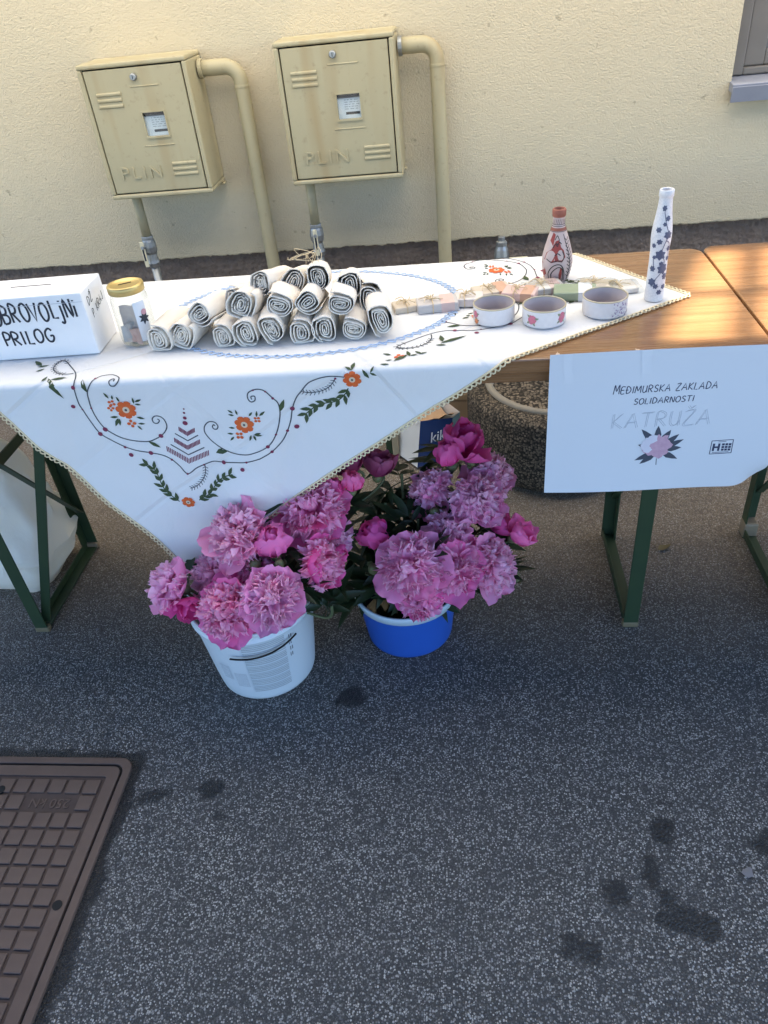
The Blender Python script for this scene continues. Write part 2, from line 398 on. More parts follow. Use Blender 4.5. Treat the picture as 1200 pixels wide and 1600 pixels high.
def mat_translucent(name, c, tr):
    t = NT(name); d = t.N('ShaderNodeBsdfDiffuse'); d.inputs[0].default_value = (*c, 1); x = t.N('ShaderNodeBsdfTranslucent'); x.inputs[0].default_value = (*c, 1)
    mx = t.N('ShaderNodeMixShader'); mx.inputs[0].default_value = tr; t.L(d.outputs[0], mx.inputs[1]); t.L(x.outputs[0], mx.inputs[2]); t.L(mx.outputs[0], t.out.inputs[0]); return t.m

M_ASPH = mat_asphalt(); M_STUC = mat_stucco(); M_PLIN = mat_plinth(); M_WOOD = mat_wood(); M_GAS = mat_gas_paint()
M_CLOTH = mat_cloth('white_linen', (.80, .80, .80), crease=True); M_CANV = mat_canvas(); M_PET = mat_petal(); M_LEAF = mat_leaf()
M_IRON = plain('cast_iron', (.072, .046, .036), (.105, .072, .058), .6, 25, .3, 300)
M_IRON_D = plain('iron_recess', (.045, .03, .026), (.07, .05, .042), .75, 40, .4, 300)
M_BLACK = plain('black_gap', (.006, .006, .006), None, .8)
M_GREEN = plain('green_steel', (.016, .034, .018), (.028, .05, .022), .45, 18, .1, 160)
M_STEEL = plain('grey_steel', (.26, .27, .27), (.36, .37, .37), .42, 40, .15, 200, metal=.75)
M_CREAM = plain('cream_plastic', (.62, .56, .38), (.68, .62, .44), .5)
M_GLASS = mat_glass()
M_WHITE = plain('white_card', (.74, .74, .76), (.78, .78, .79), .6, 30, .05)
M_PAPER = plain('white_paper', (.60, .63, .68), (.63, .66, .71), .7, 6)
M_INK = plain('marker_ink', (.018, .022, .035), None, .5)
M_GOLD = plain('gold_lid', (.50, .38, .15), (.56, .44, .20), .42, 30, metal=.85)

# ================================================================== SETTING
# ---- ground: fine sheet where the camera looks, wide sheet round it
STAINS = [(-.288, 1.128, .035, .028, 1), (-.30, 1.175, .012, .008, .5), (.342, .81, .022, .035, 1), (.308, .735, .016, .04, .85), (.325, .69, .02, .022, .8), (.236, .69, .028, .028, .85),
          (.352, .645, .05, .028, 1), (.375, .63, .03, .02, .9), (.150, .60, .022, .022, .8), (.178, .592, .02, .026, .8), (-.561, .884, .027, .026, .9), (-.525, .824, .02, .015, .7), (-.682, .868, .04, .018, .75),
          (-.72, .85, .02, .012, .6), (-.169, .911, .012, .008, .6), (.535, .79, .035, .03, .9), (.53, .70, .02, .025, .8), (.36, .87, .022, .016, .55), (.14, .55, .03, .012, .3), (-.07, 1.53, .02, .01, .5),
          (.05, .70, .012, .01, .4), (-.1, .76, .015, .01, .35), (.2, 1.0, .012, .008, .4), (.25, 1.08, .01, .01, .4), (-.36, .69, .012, .012, .3)]
MX0, MX1, MY0, MY1 = -1.362, -.752, .345, .955        # manhole frame outline
def stain_at(x, y):
    v = 0.0
    for cx, cy, rx, ry, s in STAINS:
        n = noise.noise(Vector((x * 38, y * 38, cx * 9))) * .55 + noise.noise(Vector((x * 95, y * 95, 3))) * .3
        q = math.hypot((x - cx) / rx, (y - cy) / ry) + n
        v = max(v, s * min(1, max(0, (1.25 - q) / .45)))
    if MX0 - .1 < x < MX1 + .1 and MY0 - .1 < y < MY1 + .1:      # tar seam round the cast frame
        dx = max(MX0 - x, x - MX1, 0); dy = max(MY0 - y, y - MY1, 0); d = math.hypot(dx, dy)
        wd = .034 + .018 * noise.noise(Vector((x * 16, y * 16, 1))) + .01 * noise.noise(Vector((x * 60, y * 60, 1)))
        v = max(v, min(1, max(0, (wd - d) / .014)))
    return v
g = MB(); NX, NY = 250, 190; GX0, GX1, GY0, GY1 = -1.75, 1.25, .34, 2.62
for j in range(NY + 1):
    for i in range(NX + 1):
        x = GX0 + (GX1 - GX0) * i / NX; y = GY0 + (GY1 - GY0) * j / NY
        g.v.append((x, y, 0)); g.c.append(stain_at(x, y)); g.uv.append((0, 0))
for j in range(NY):
    for i in range(NX):
        a = j * (NX + 1) + i
        g.f.append((a, a + 1, a + NX + 2, a + NX + 1))
B_ = 60
for x0, x1, y0, y1 in ((-B_, GX0, -B_, B_), (GX1, B_, -B_, B_), (GX0, GX1, -B_, GY0), (GX0, GX1, GY1, B_)):
    g.add([(x0, y0, 0), (x1, y0, 0), (x1, y1, 0), (x0, y1, 0)], [(0, 1, 2, 3)], c=0.0)
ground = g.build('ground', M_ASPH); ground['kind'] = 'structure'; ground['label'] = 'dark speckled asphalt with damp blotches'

# ---- manhole cover
mh = thing('manhole_cover', 'brown cast iron manhole cover with square pads set in the asphalt', 'manhole cover', (-.757, .95, 0))
def loc_mh(o): o.location = (.757, -.95, 0); return o
f = MB()
def rrect(x0, x1, y0, y1, r, k=5):
    out = []
    for cx, cy, a in ((x1 - r, y0 + r, -PI / 2), (x1 - r, y1 - r, 0), (x0 + r, y1 - r, PI / 2), (x0 + r, y0 + r, PI)):
        out += [(cx + r * math.cos(a + PI / 2 * i / k), cy + r * math.sin(a + PI / 2 * i / k)) for i in range(k + 1)]
    return out
def ring(mb, outer, inner, z0, z1):
    n = len(outer); vs = [(x, y, z) for z in (z0, z1) for x, y in outer] + [(x, y, z) for z in (z0, z1) for x, y in inner]; fs = []
    for i in range(n):
        j = (i + 1) % n
        fs += [(i, j, n + j, n + i), (2 * n + j, 2 * n + i, 3 * n + i, 3 * n + j), (n + i, n + j, 3 * n + j, 3 * n + i)]
    mb.add(vs, fs)
ring(f, rrect(MX0, MX1, MY0, MY1, .03), rrect(MX0 + .017, MX1 - .017, MY0 + .017, MY1 - .017, .022), -.01, .007)
loc_mh(f.build('frame', M_IRON, mh, bevel=.002))
pl = MB(); pl.prism(rrect(MX0 + .022, MX1 - .022, MY0 + .022, MY1 - .022, .018), -.02, .0035)
plate = loc_mh(pl.build('plate', M_IRON_D, mh))
gp = MB(); gp.prism(rrect(MX0 + .015, MX1 - .015, MY0 + .015, MY1 - .015, .02), -.03, .0012); loc_mh(gp.build('gap', M_BLACK, mh))
bd = MB(); ring(bd, rrect(MX0 + .0225, MX1 - .0225, MY0 + .0225, MY1 - .0225, .018), rrect(MX0 + .048, MX1 - .048, MY0 + .048, MY1 - .048, .006), .003, .0072); bdo = loc_mh(bd.build('border', M_IRON, mh, bevel=.001))
pad = MB(); pad.box(-.0165, .0165, -.0165, .0165, 0, .0042); pm = pad.mesh('pad', M_IRON); 
P_ = .0391; NP = 13; px0 = MX1 - .053 - P_ / 2; py0 = MY1 - .053 - P_ / 2
for r_ in range(NP):
    for c_ in range(NP):
        if r_ == 1 and 1 <= c_ <= 3: continue
        if r_ == 4 and 6 <= c_ <= 8: continue
        x = px0 - c_ * P_; y = py0 - r_ * P_
        o = inst('pad', pm, plate, (x + rnd.uniform(-.0006, .0006), y + rnd.uniform(-.0006, .0006), .0032))
        b = o.modifiers.new('bevel', 'BEVEL'); b.width = .0018; b.segments = 2
for txt, cx, cy in (('250 kN', px0 - 2 * P_, py0 - P_),):
    o = bpy.data.objects.new('raised_lettering', text_mesh(txt, .03, .0012, M_IRON, 'raised_lettering')); link(o, plate); o.location = (cx, cy, .0042); o.rotation_euler = (0, 0, PI)
for x, y in ((-1.026, .871), (-.791, .633), (-1.335, .633)):
    loc_mh(MB().lathe([(.0001, .0084), (.0095, .0084), (.0095, .002)], 16, (x, y, 0)).build('lifting_hole', M_BLACK, mh))

# ---- house wall
WY = 2.65
house = thing('house_wall', 'cream stucco house wall with brown roughcast plinth behind the tables', 'wall', (0, WY, 0))
def at_house(o): o.location = (0, -WY, 0); return o
OX0, OX1, OZ0, OZ1 = .805, 1.95, .965, 2.25
pw = MB(); xs = [-7, OX0, OX1, 6]; zs = [.62, OZ0, OZ1, 2.75]
for i in range(3):
    for j in range(3):
        if i == 1 and j == 1: continue
        pw.add([(xs[i], WY, zs[j]), (xs[i + 1], WY, zs[j]), (xs[i + 1], WY, zs[j + 1]), (xs[i], WY, zs[j + 1])], [(0, 1, 2, 3)])
for a, b in (((OX0, OZ0), (OX0, OZ1)), ((OX0, OZ1), (OX1, OZ1)), ((OX1, OZ1), (OX1, OZ0)), ((OX1, OZ0), (OX0, OZ0))):
    pw.add([(a[0], WY, a[1]), (b[0], WY, b[1]), (b[0], WY + .14, b[1]), (a[0], WY + .14, a[1])], [(0, 1, 2, 3)])
xr = [-7 + .0] + [-2.6 + i * .008 for i in range(int(4.6 / .008))] + [6]
bot = [.556 + .004 * noise.noise(Vector((x * 9, 0, 0))) + .004 * noise.noise(Vector((x * 40, 0, 5))) + .003 * noise.noise(Vector((x * 110, 0, 9))) for x in xr]
vs = []; fs = []
for x, z in zip(xr, bot): vs += [(x, WY, .62), (x, WY, z + .004), (x, WY + .003, z), (x, WY + .05, z)]
for i in range(len(xr) - 1):
    for k in range(3): fs.append((4 * i + k, 4 * i + 4 + k, 4 * i + 5 + k, 4 * i + 1 + k))
pw.add(vs, fs); pw.box(-7, 6, WY + .2, WY + .35, 0, 2.75)
at_house(pw.build('plaster', M_STUC, house))
pp = MB(); NXp = 420; NZp = 30; vs = []; fs = []
for j in range(NZp + 1):
    for i in range(NXp + 1):
        x = -2.6 + 4.6 * i / NXp; z = .585 * j / NZp
        vs.append((x, WY + .022 - .009 * noise.noise(Vector((x * 22, z * 22, 4))) - .006 * noise.noise(Vector((x * 55, z * 55, 1))), z))
for j in range(NZp):
    for i in range(NXp): a = j * (NXp + 1) + i; fs.append((a, a + 1, a + NXp + 2, a + NXp + 1))
pp.add(vs, fs); pp.box(-7, -2.6, WY + .022, WY + .2, 0, .585); pp.box(2.0, 6, WY + .022, WY + .2, 0, .585)
at_house(smooth_angle(pp.build('plinth', M_PLIN, house), 60))
M_FRAME = plain('brown_frame', (.13, .115, .10), (.17, .15, .13), .5, 20); M_SILL = plain('metal_sill', (.20, .205, .24), (.25, .255, .29), .4, 20)
M_PANE = plain('dark_pane', (.15, .14, .13), (.18, .17, .16), .15, 4, spec=.6)
wn_ = MB(); yb = WY + .035
for x0, x1, z0, z1 in ((OX0, OX0 + .04, OZ0 + .012, OZ1), (OX1 - .04, OX1, OZ0 + .012, OZ1), (OX0 + .04, OX1 - .04, OZ0 + .012, OZ0 + .032), (OX0 + .04, OX1 - .04, OZ1 - .05, OZ1)): wn_.box(x0, x1, yb, yb + .05, z0, z1)
win = at_house(wn_.build('window_frame', M_FRAME, house, bevel=.004))
sf = MB()
for x0, x1, z0, z1 in ((OX0 + .041, OX0 + .10, OZ0 + .033, OZ1 - .051), (OX0 + .10, OX1 - .10, OZ0 + .033, OZ0 + .075), (OX1 - .10, OX1 - .041, OZ0 + .033, OZ1 - .051)): sf.box(x0, x1, yb + .012, yb + .05, z0, z1)
sash = sf.build('sash', M_FRAME, win, bevel=.004)
gb = MB(); gb.box(OX0 + .10, OX1 - .10, yb + .03, yb + .04, OZ0 + .075, OZ1 - .06); gb.build('pane', M_PANE, win)
bb = MB(); bb.box(OX0 + .10, OX1 - .10, yb + .018, yb + .03, OZ0 + .10, OZ0 + .118); bb.build('glazing_bar', plain('pale_bar', (.42, .40, .36), None, .5), win)
sb = MB(); m = Matrix.Rotation(math.radians(7), 4, 'X'); sb.box(OX0 - .004, OX1 + .01, -.035, .09, -.012, .012); so = sb.build('window_sill', M_SILL, house, bevel=.002); so.location = (0, .0, OZ0 - .008); so.rotation_euler = (math.radians(8), 0, 0)
sl_ = MB(); sl_.box(OX0 - .004, OX1 + .01, -.040, -.034, -.035, .006); s2 = sl_.build('sill_lip', M_SILL, so)

# ---- gas cabinets
def gas_cabinet(x0, x1, z0, z1, label):
    cx = (x0 + x1) / 2; yf = 2.49; t = thing('gas_meter_cabinet', label, 'gas cabinet', (cx, WY, z0), 0, 'gas cabinets on the wall')
    def at(o): o.location = (-cx, -WY, -z0); return o
    w_ = .014; b = MB(); yk = 2.649
    b.box(x0, x1, yf, yk, z1 - w_, z1); b.box(x0, x1, yf, yk, z0, z0 + w_); b.box(x0, x0 + w_, yf, yk, z0 + w_, z1 - w_); b.box(x1 - w_, x1, yf, yk, z0 + w_, z1 - w_)
    at(b.build('cabinet_body', M_GAS, t, bevel=.005, seg=3))
    fl = MB(); fl.box(x0 + .02, x1 + .004, yk - .03, yk - .001, z0 - .008, z0 - .0005); at(fl.build('mounting_flange', M_GAS, t, bevel=.002))
    hx0, hx1, hz0, hz1 = x0 + .168, x0 + .236, z0 + .176, z0 + .242
    dx0, dx1, dz0, dz1 = x0 + w_ + .0035, x1 - w_ - .0035, z0 + w_ + .0035, z1 - w_ - .0035
    d = MB(); ya, yc = yf + .003, yf + .012
    X = [dx0, hx0, hx1, dx1]; Z = [dz0, hz0, hz1, dz1]; vs = [(x, y, z) for y in (ya, yc) for z in Z for x in X]; fs = []
    for j in range(3):
        for i in range(3):
            if i == 1 and j == 1: continue
            a = j * 4 + i; fs += [(a, a + 1, a + 5, a + 4), (16 + a, 16 + a + 4, 16 + a + 5, 16 + a + 1)]
    for a, c in ((0, 1), (1, 2), (2, 3), (3, 7), (7, 11), (11, 15), (15, 14), (14, 13), (13, 12), (12, 8), (8, 4), (4, 0)): fs.append((c, a, a + 16, c + 16))
    for a, c in ((5, 6), (6, 10), (10, 9), (9, 5)): fs.append((a, c, c + 16, a + 16))
    d.add(vs, fs); door = at(d.build('door', M_GAS, t, bevel=.0025))
    bk = MB(); bk.box(x0 + w_ + .001, x1 - w_ - .001, yf + .1, yf + .105, z0 + w_ + .001, z1 - w_ - .001)
    bk.box(x0 + w_ + .0005, dx0 + .004, yf + .013, yf + .1, z0 + w_, z1 - w_); at(bk.build('inner_back', M_BLACK, t))
    def rib(xa, xb, z, hgt=.0055, dep=.004, nm='louvre'):
        r = MB(); n = 5; pr = [(hgt * math.cos(a), -dep * math.sin(a)) for a in (PI * i / n for i in range(n + 1))]
        vs = [(x, ya + .0004 + q, z + p) for x in (xa, xb) for p, q in pr]; k = n + 1
        r.add(vs, [(i, i + 1, k + i + 1, k + i) for i in range(n)] + [tuple(range(k)), tuple(range(2 * k - 1, k - 1, -1))])
        o = r.build(nm, M_GAS, door, smooth=False, bevel=.001); return o
    for k in range(3):
        rib(x0 + .042, x0 + .118, z1 - .082 - k * .016); rib(x1 - .112, x1 - .034, z0 + .094 - k * .0155)
    rib(x0 + .152, x0 + .240, z1 - .067, .0022, .0022, 'door_bar'); rib(x0 + .152, x0 + .246, z0 + .150, .0022, .0022, 'door_bar')
    fr = MB(); fr.box(hx0 - .004, hx1 + .004, ya - .0025, ya + .0005, hz1, hz1 + .004); fr.box(hx0 - .004, hx1 + .004, ya - .004, ya + .0005, hz0 - .005, hz0); fr.box(hx0 - .004, hx0, ya - .0025, ya + .0005, hz0, hz1); fr.box(hx1, hx1 + .004, ya - .0025, ya + .0005, hz0, hz1)
    fr.build('viewing_frame', M_GAS, door)
    gl = MB(); gl.box(hx0, hx1, ya + .008, ya + .0095, hz0, hz1); gl.build('viewing_glass', M_GLASS, door)
    me_ = MB(); me_.box(hx0 - .004, hx1 + .01, ya + .0105, ya + .04, hz0 - .03, hz1 - .012); mt = at(me_.build('gas_meter', plain('meter_face', (.80, .82, .84), (.84, .85, .86), .4), t, bevel=.002))
    dg_ = MB(); dg_.box(hx0 + .022, hx1 - .004, ya + .0098, ya + .0104, hz0 + .010, hz0 + .017); dg_.build('counter', M_INK, mt)
    pr_ = MB(); rr = random.Random(int(x0 * -1000))
    for k in range(5):
        zz = hz0 + .024 + k * .006; xx = hx0 + .02
        while xx < hx1 - .006:
            l = rr.uniform(.004, .012); pr_.box(xx, min(xx + l, hx1 - .004), ya + .0098, ya + .0104, zz, zz + .0022); xx += l + rr.uniform(.002, .006)
    pr_.build('meter_print', plain('faint_print', (.42, .44, .46), None, .5), mt)
    lk = MB(); lk.lathe([(.0001, .010), (.0075, .010), (.0095, .008), (.0105, .0), (.0105, -.004)], 20); lo = lk.build('lock', M_STEEL, door); lo.location = (x0 + .170, ya, z1 - .042); lo.rotation_euler = (PI / 2, 0, 0)
    kh = MB(); kh.box(-.0008, .0008, -.005, .005, .0095, .0106); kh.build('keyhole', M_BLACK, lo)
    tm = text_mesh('PLIN', .052, .0030, M_GAS, 'embossed_lettering', 1.25); o = inst('embossed_lettering', tm, door, (x0 + .118, ya - .0004, z0 + .074), (PI / 2, 0, 0), (1.12, 1, 1))
    return t
gas_cabinet(-1.129, -.793, .806, 1.186, 'ochre gas cabinet with a grimy door, nearer the donation box end of the wall')
gas_cabinet(-.531, -.184, .807, 1.194, 'ochre gas cabinet nearer the window, its meter showing white behind the pane')

def arc_pipe(px, py, zt, xs, r=.0225):
    R_ = .045; pts = [(xs, py, zt), ((xs + px - R_) / 2, py, zt)]
    pts += [(px - R_ + R_ * math.sin(a), py, zt - R_ + R_ * math.cos(a)) for a in (PI / 2 * i / 10 for i in range(11))]
    return pts + [(px, py, z) for z in (zt - .09, .8, .5, .0)]
for px, zt, xs, lab in ((-.667, 1.138, -.789, 'thick ochre gas pipe bending down from the dirtier cabinet'), (-.067, 1.146, -.180, 'thick ochre gas pipe bending down from the cabinet nearer the window')):
    t = thing('gas_pipe', lab, 'pipe', (px, 2.6, 0), 0, 'ochre gas pipes')
    b = MB(); b.tube(arc_pipe(px, 2.6, zt, xs), .0222, 20); o = b.build('pipe', M_GAS, t, smooth=True); o.location = (-px, -2.6, 0)
    b = MB(); b.tube([(px, 2.6, zt - .052), (px, 2.6, zt - .060)], .0236, 20); o = b.build('weld_seam', M_GAS, t, smooth=False, bevel=.001); o.location = (-px, -2.6, 0)
    b = MB(); b.tube([(xs, 2.6, zt), (xs + .012, 2.6, zt)], .0265, 20); o = b.build('collar', M_STEEL if px > -.3 else M_GAS, t, bevel=.001); o.location = (-px, -2.6, 0)
def inlet(px, zt, lab, lever, r=.0155):
    t = thing('inlet_pipe', lab, 'pipe', (px, 2.57, 0), 0, 'thin gas inlet pipes with valves')
    def P(mb, n, m, **k): o = mb.build(n, m, t, **k); o.location = (-px, -2.57, 0); return o
    P(MB().tube([(px, 2.57, zt), (px, 2.57, .665)], r, 16), 'upper_pipe', M_GAS, smooth=True)
    P(MB().tube([(px, 2.57, z) for z in (.666, .655)] , .021, 6), 'union_nut', M_STEEL, bevel=.002)
    P(MB().tube([(px, 2.57, z) for z in (.655, .648, .63, .612, .604, .585, .575, .56)], [.019, .022, .024, .022, .017, .019, .022, .018], 12), 'valve_body', M_STEEL)
    P(MB().tube([(px, 2.57, .56), (px, 2.57, 0)], .0145, 14), 'lower_pipe', M_STEEL, smooth=True)
    l = MB(); l.box(px + lever - .007, px + lever + .007, 2.538, 2.543, .568, .655); lv = P(l, 'valve_lever', M_CREAM, bevel=.003)
    l = MB(); l.tube([(px, 2.57, .632), (px + lever, 2.536, .635)], .006, 8); P(l, 'lever_stem', M_STEEL)
    l = MB(); l.box(px + lever - .003, px + lever + .003, 2.5374, 2.5379, .59, .63); l.build('lever_print', M_INK, lv)
inlet(-1.083, .806, 'thin gas inlet pipe with grey valve under the dirtier cabinet', -.014)
inlet(-.494, .807, 'thin gas inlet pipe with grey valve under the cabinet nearer the window', .0)
t = thing('gas_valve', 'grey gas valve stub with cream lever lying sideways by the plinth', 'valve', (.122, 2.57, 0))
def P3(mb, n, m, **k): o = mb.build(n, m, t, **k); o.location = (-.122, -2.57, 0); return o
P3(MB().tube([(.122, 2.57, 0), (.122, 2.57, .49)], .016, 14), 'stub_pipe', M_STEEL, smooth=True)
P3(MB().tube([(.122, 2.57, z) for z in (.49, .50, .52, .54, .552)], [.019, .024, .025, .022, .017], 12), 'valve_body', M_STEEL)
P3(MB().tube([(.122, 2.57, z) for z in (.552, .566, .568, .582)], [.019, .019, .012, .012], 6), 'cap_nut', M_STEEL, bevel=.001)
b = MB(); b.box(.146, .208, 2.545, 2.552, .503, .518); lv = P3(b, 'valve_lever', M_CREAM, bevel=.003)
b = MB(); b.box(.158, .19, 2.5443, 2.5448, .508, .514); b.build('lever_print', M_INK, lv)
P3(MB().tube([(.122, 2.57, .512), (.15, 2.548, .511)], .005, 8), 'lever_stem', M_STEEL)

# ---- light shaping: added unseen sheets, one blocking light, one diffusing the sun
M_BLOCKER = mat_translucent('blue_blocker_sheet', (.10, .13, .24), .12); M_DIFFUSER = mat_translucent('white_diffuser_sheet', (.93, .90, .83), .54)
tent = thing('added_blocker', 'added blue roof, out of view, blocking light over the lane before the tables', 'tent', (-.2, -.3, 0))  # unseen roof, added to keep the foreground in shade
b = MB(); vs = []; n = 8
TX0, TX1, TY0, TY1, TZ = -3.0, 3.0, -1.4, 1.345, 2.1
b.add([(TX0, TY0, TZ), (TX1, TY0, TZ), (TX1, TY1, TZ), (TX0, TY1, TZ), ((TX0 + TX1) / 2, (TY0 + TY1) / 2, TZ + .25)], [(0, 1, 4), (1, 2, 4), (2, 3, 4), (3, 0, 4)])
o = b.build('blocker_fabric', M_BLOCKER, tent); o.location = (.2, .3, 0)
for x in (TX0 + .03, TX1 - .03):
    for y in (TY0 + .03, TY1 - .03):
        o = MB().tube([(x, y, 0), (x, y, TZ)], .02, 10).build('pole', M_STEEL, tent, smooth=True); o.location = (.2, .3, 0)
sun_diffuser = thing('added_diffuser', 'added white translucent sheet, out of view, diffusing sun onto the tables', 'diffuser', (0, WY, 2.4))  # unseen sheet, added as the soft overhead light for wall and tabletop
b = MB(); AX1 = 1.18
b.add([(-3.2, 1.2, 2.32), (AX1 - .13, 1.2, 2.32), (AX1 + .14, 1.80, 2.37), (-3.2, 1.80, 2.37), (4, 1.80, 2.37), (4, 2.64, 2.44), (AX1 + .14, 2.64, 2.44), (-3.2, 2.64, 2.44)], [(0, 1, 2, 3), (3, 2, 6, 7), (2, 4, 5, 6)]); o = b.build('diffuser_fabric', M_DIFFUSER, sun_diffuser); o.location = (0, -WY, -2.4)
b = MB()
b.bar((-3.2, 1.2, 2.31), (2.6, 1.2, 2.31), .035, .035); b.bar((AX1 + .02, 1.22, 2.31), (AX1 + .24, 1.82, 2.36), .03, .03); b.bar((AX1 + .9, 1.22, 2.31), (AX1 + .9, 2.63, 2.43), .03, .03); b.bar((AX1 + .02, 1.56, 2.34), (4, 1.56, 2.34), .03, .03)  # bars added to stripe the sun patch on the bare table
o = b.build('shadow_bars', M_STEEL, sun_diffuser); o.location = (0, -WY, -2.4)

# ---- concrete planter
M_AGG = mat_aggregate('washed_concrete', (.03, .024, .018), (.16, .125, .09), 150); M_SOIL = mat_aggregate('dark_gravel', (.03, .024, .018), (.20, .16, .12), 110)
t = thing('concrete_planter', 'round washed concrete planter with pale ring lip behind the table', 'planter', (.28, 2.16, 0))
R1 = .285
MB().lathe([(R1 - .05, 0), (R1 - .012, .02), (R1, .06), (R1, .24), (R1 - .012, .26), (R1 - .06, .262)], 56).build('planter_body', M_AGG, t, smooth=True)
MB().lathe([(R1 - .058, .25), (R1 - .056, .268), (R1 - .066, .275), (R1 - .078, .268), (R1 - .08, .22)], 56).build('ring_lip', plain('smooth_concrete', (.20, .175, .14), (.25, .22, .175), .8, 30), t, smooth=True)
MB().lathe([(.0001, .235), (.1, .24), (R1 - .079, .228)], 40).build('gravel_fill', M_SOIL, t, smooth=True)

# ================================================================== TABLES
def beer_table(x0, x1, y0, y1, label, legs, brace):
    cx, cy = (x0 + x1) / 2, (y0 + y1) / 2
    t = thing('beer_table', label, 'table', (cx, cy, 0), 0, 'folding beer tables')
    def P(mb, n, m, **k): o = mb.build(n, m, t, **k); o.location = (-cx, -cy, 0); return o
    b = MB(); b.prism(rrect(x0, x1, y0, y1, .032, 6), .742, .770); P(b, 'tabletop', M_WOOD, bevel=.003)
    for y in (y0 + .02, y1 - .045):
        b = MB(); b.box(x0 + .05, x1 - .05, y, y + .025, .715, .7415); P(b, 'batten', M_WOOD, bevel=.002)
    for lx, sgn in legs:
        for y, s in ((y0 + .085, 1), (y1 - .09, -1)):
            b = MB(); b.box(lx - .017, lx + .017, y - .002, y + .002, .0, .715); b.box(lx - .017 if sgn > 0 else lx + .013, lx - .013 if sgn > 0 else lx + .017, min(y + s * .002, y + s * .032), max(y + s * .002, y + s * .032), .0, .715)
            P(b, 'leg', M_GREEN, bevel=.001)
        b = MB(); b.box(lx - .016, lx + .016, y0 + .09, y1 - .095, .006, .010); b.box(lx - .016, lx - .0125, y0 + .09, y1 - .095, .010, .03); P(b, 'foot_bar', M_GREEN, bevel=.001)
        tp = (.04, .05) if not brace else (.016, .022); b = MB(); b.box(lx - .019, lx + .019, y1 - .085 - tp[0], y1 - .085, .002, tp[1]); P(b, 'foot_tape', plain('brown_tape', (.17, .13, .085), (.23, .18, .12), .5, 60, .3, 120), bevel=.006)
        b = MB(); b.box(lx - .0195, lx + .0195, y0 + .082, y0 + .10, .0, .018); P(b, 'foot_cap', plain('worn_cap', (.11, .09, .05), (.16, .13, .08), .6), bevel=.004)
        b = MB(); b.box(lx - .003, lx + .003, y0 + .09, y1 - .095, .447, .475); P(b, 'crossbar', M_GREEN, bevel=.001)
        b = MB(); b.bar((lx + .008, y1 - .1, .14), (lx + .008, y0 + .1, .60), .004, .02, (1, 0, 0)); P(b, 'diagonal_brace', M_GREEN)
        if brace: b = MB(); b.bar((lx + .005 * sgn, y0 + .108, .02), (lx + .245 * sgn, y0 + .108, .714), .024, .004, (0, 1, 0)); P(b, 'folding_strut', M_GREEN)
    return t
TF, TB, TZ_ = 1.262, 1.792, .770
beer_table(-1.665, .533, TF, TB, 'varnished wooden beer table half covered by the embroidered cloth', [(-1.150, 1)], True)
# the right leg frame of the first table (folding strut hidden behind the sign side)
def second_legs():
    t = [o for o in COL.objects if o.name == 'beer_table'][0]; cx, cy = t.location.x, t.location.y
    lx = .378
    def P(mb, n, m, **k): o = mb.build(n, m, t, **k); o.location = (-cx, -cy, 0); return o
    for y, s in ((TF + .085, 1), (TB - .09, -1)):
        b = MB(); b.box(lx - .017, lx + .017, y - .002, y + .002, 0, .715); b.box(lx + .013, lx + .017, min(y + s * .002, y + s * .032), max(y + s * .002, y + s * .032), 0, .715); P(b, 'leg', M_GREEN, bevel=.001)
    b = MB(); b.box(lx - .016, lx + .016, TF + .09, TB - .095, .006, .010); b.box(lx - .016, lx - .0125, TF + .09, TB - .095, .010, .03); P(b, 'foot_bar', M_GREEN, bevel=.001)
    b = MB(); b.box(lx - .0195, lx + .0195, TF + .082, TF + .10, .0, .018); P(b, 'foot_cap', plain('worn_cap', (.11, .09, .05), (.16, .13, .08), .6), bevel=.004)
    b = MB(); b.box(lx - .003, lx + .003, TF + .09, TB - .095, .447, .475); P(b, 'crossbar', M_GREEN, bevel=.001)
    b = MB(); b.bar((lx + .008, TB - .1, .14), (lx + .008, TF + .1, .60), .004, .02, (1, 0, 0)); P(b, 'diagonal_brace', M_GREEN)
second_legs()
beer_table(.538, 2.745, TF + .004, TB + .008, 'bare wooden beer table with sun patches, its end just in view', [(.752, 1)], False)

# ================================================================== TABLECLOTH
RC = (.441, 1.509); E1 = (-.8305, -.5570); E2 = (-.5570, .8305); CS, CT = 1.306, 1.16
ZC = .7725; RR = .011
def drape(fx, fy, lift=0.0):
    if fy >= TF and fy <= TB:
        z = ZC + .0009 * noise.noise(Vector((fx * 9, fy * 9, 2))) + .0005 * noise.noise(Vector((fx * 30, fy * 30, 8)))
        return Vector((fx, fy, z + lift))
    if fy < TF:
        d = TF - fy; a = d / RR
        if a < PI / 2: return Vector((fx, TF - (RR + lift) * math.sin(a), ZC - RR + (RR + lift) * math.cos(a)))
        h = d - RR * PI / 2; k = min(1, h / .25)
        y = TF - RR - lift - k * (.022 * math.sin(fx * 13 + .8 + h * 2.5) + .009 * math.sin(fx * 29 + h * 9) + .007 * noise.noise(Vector((fx * 14, h * 14, 0)))) - .004 * noise.noise(Vector((fx * 7, h * 5, 6))) * k + .016 * k
        fx = fx + k * (.006 * noise.noise(Vector((fx * 6, h * 9, 11))) + .003 * math.sin(h * 31 + fx * 5))
        y -= .0007 * noise.noise(Vector((fx * 60, h * 60, 3)))
        return Vector((fx, min(y, TF - .004 - lift), ZC - RR - h))
    d = fy - TB; a = d / RR
    if a < PI / 2: return Vector((fx, TB + (RR + lift) * math.sin(a), ZC - RR + (RR + lift) * math.cos(a)))
    h = d - RR * PI / 2
    return Vector((fx, TB + RR + lift + .004 * math.sin(fx * 20), ZC - RR - h))
cloth = thing('tablecloth', 'white embroidered tablecloth hanging to a point over the table front', 'tablecloth', (0, TF, TZ_))
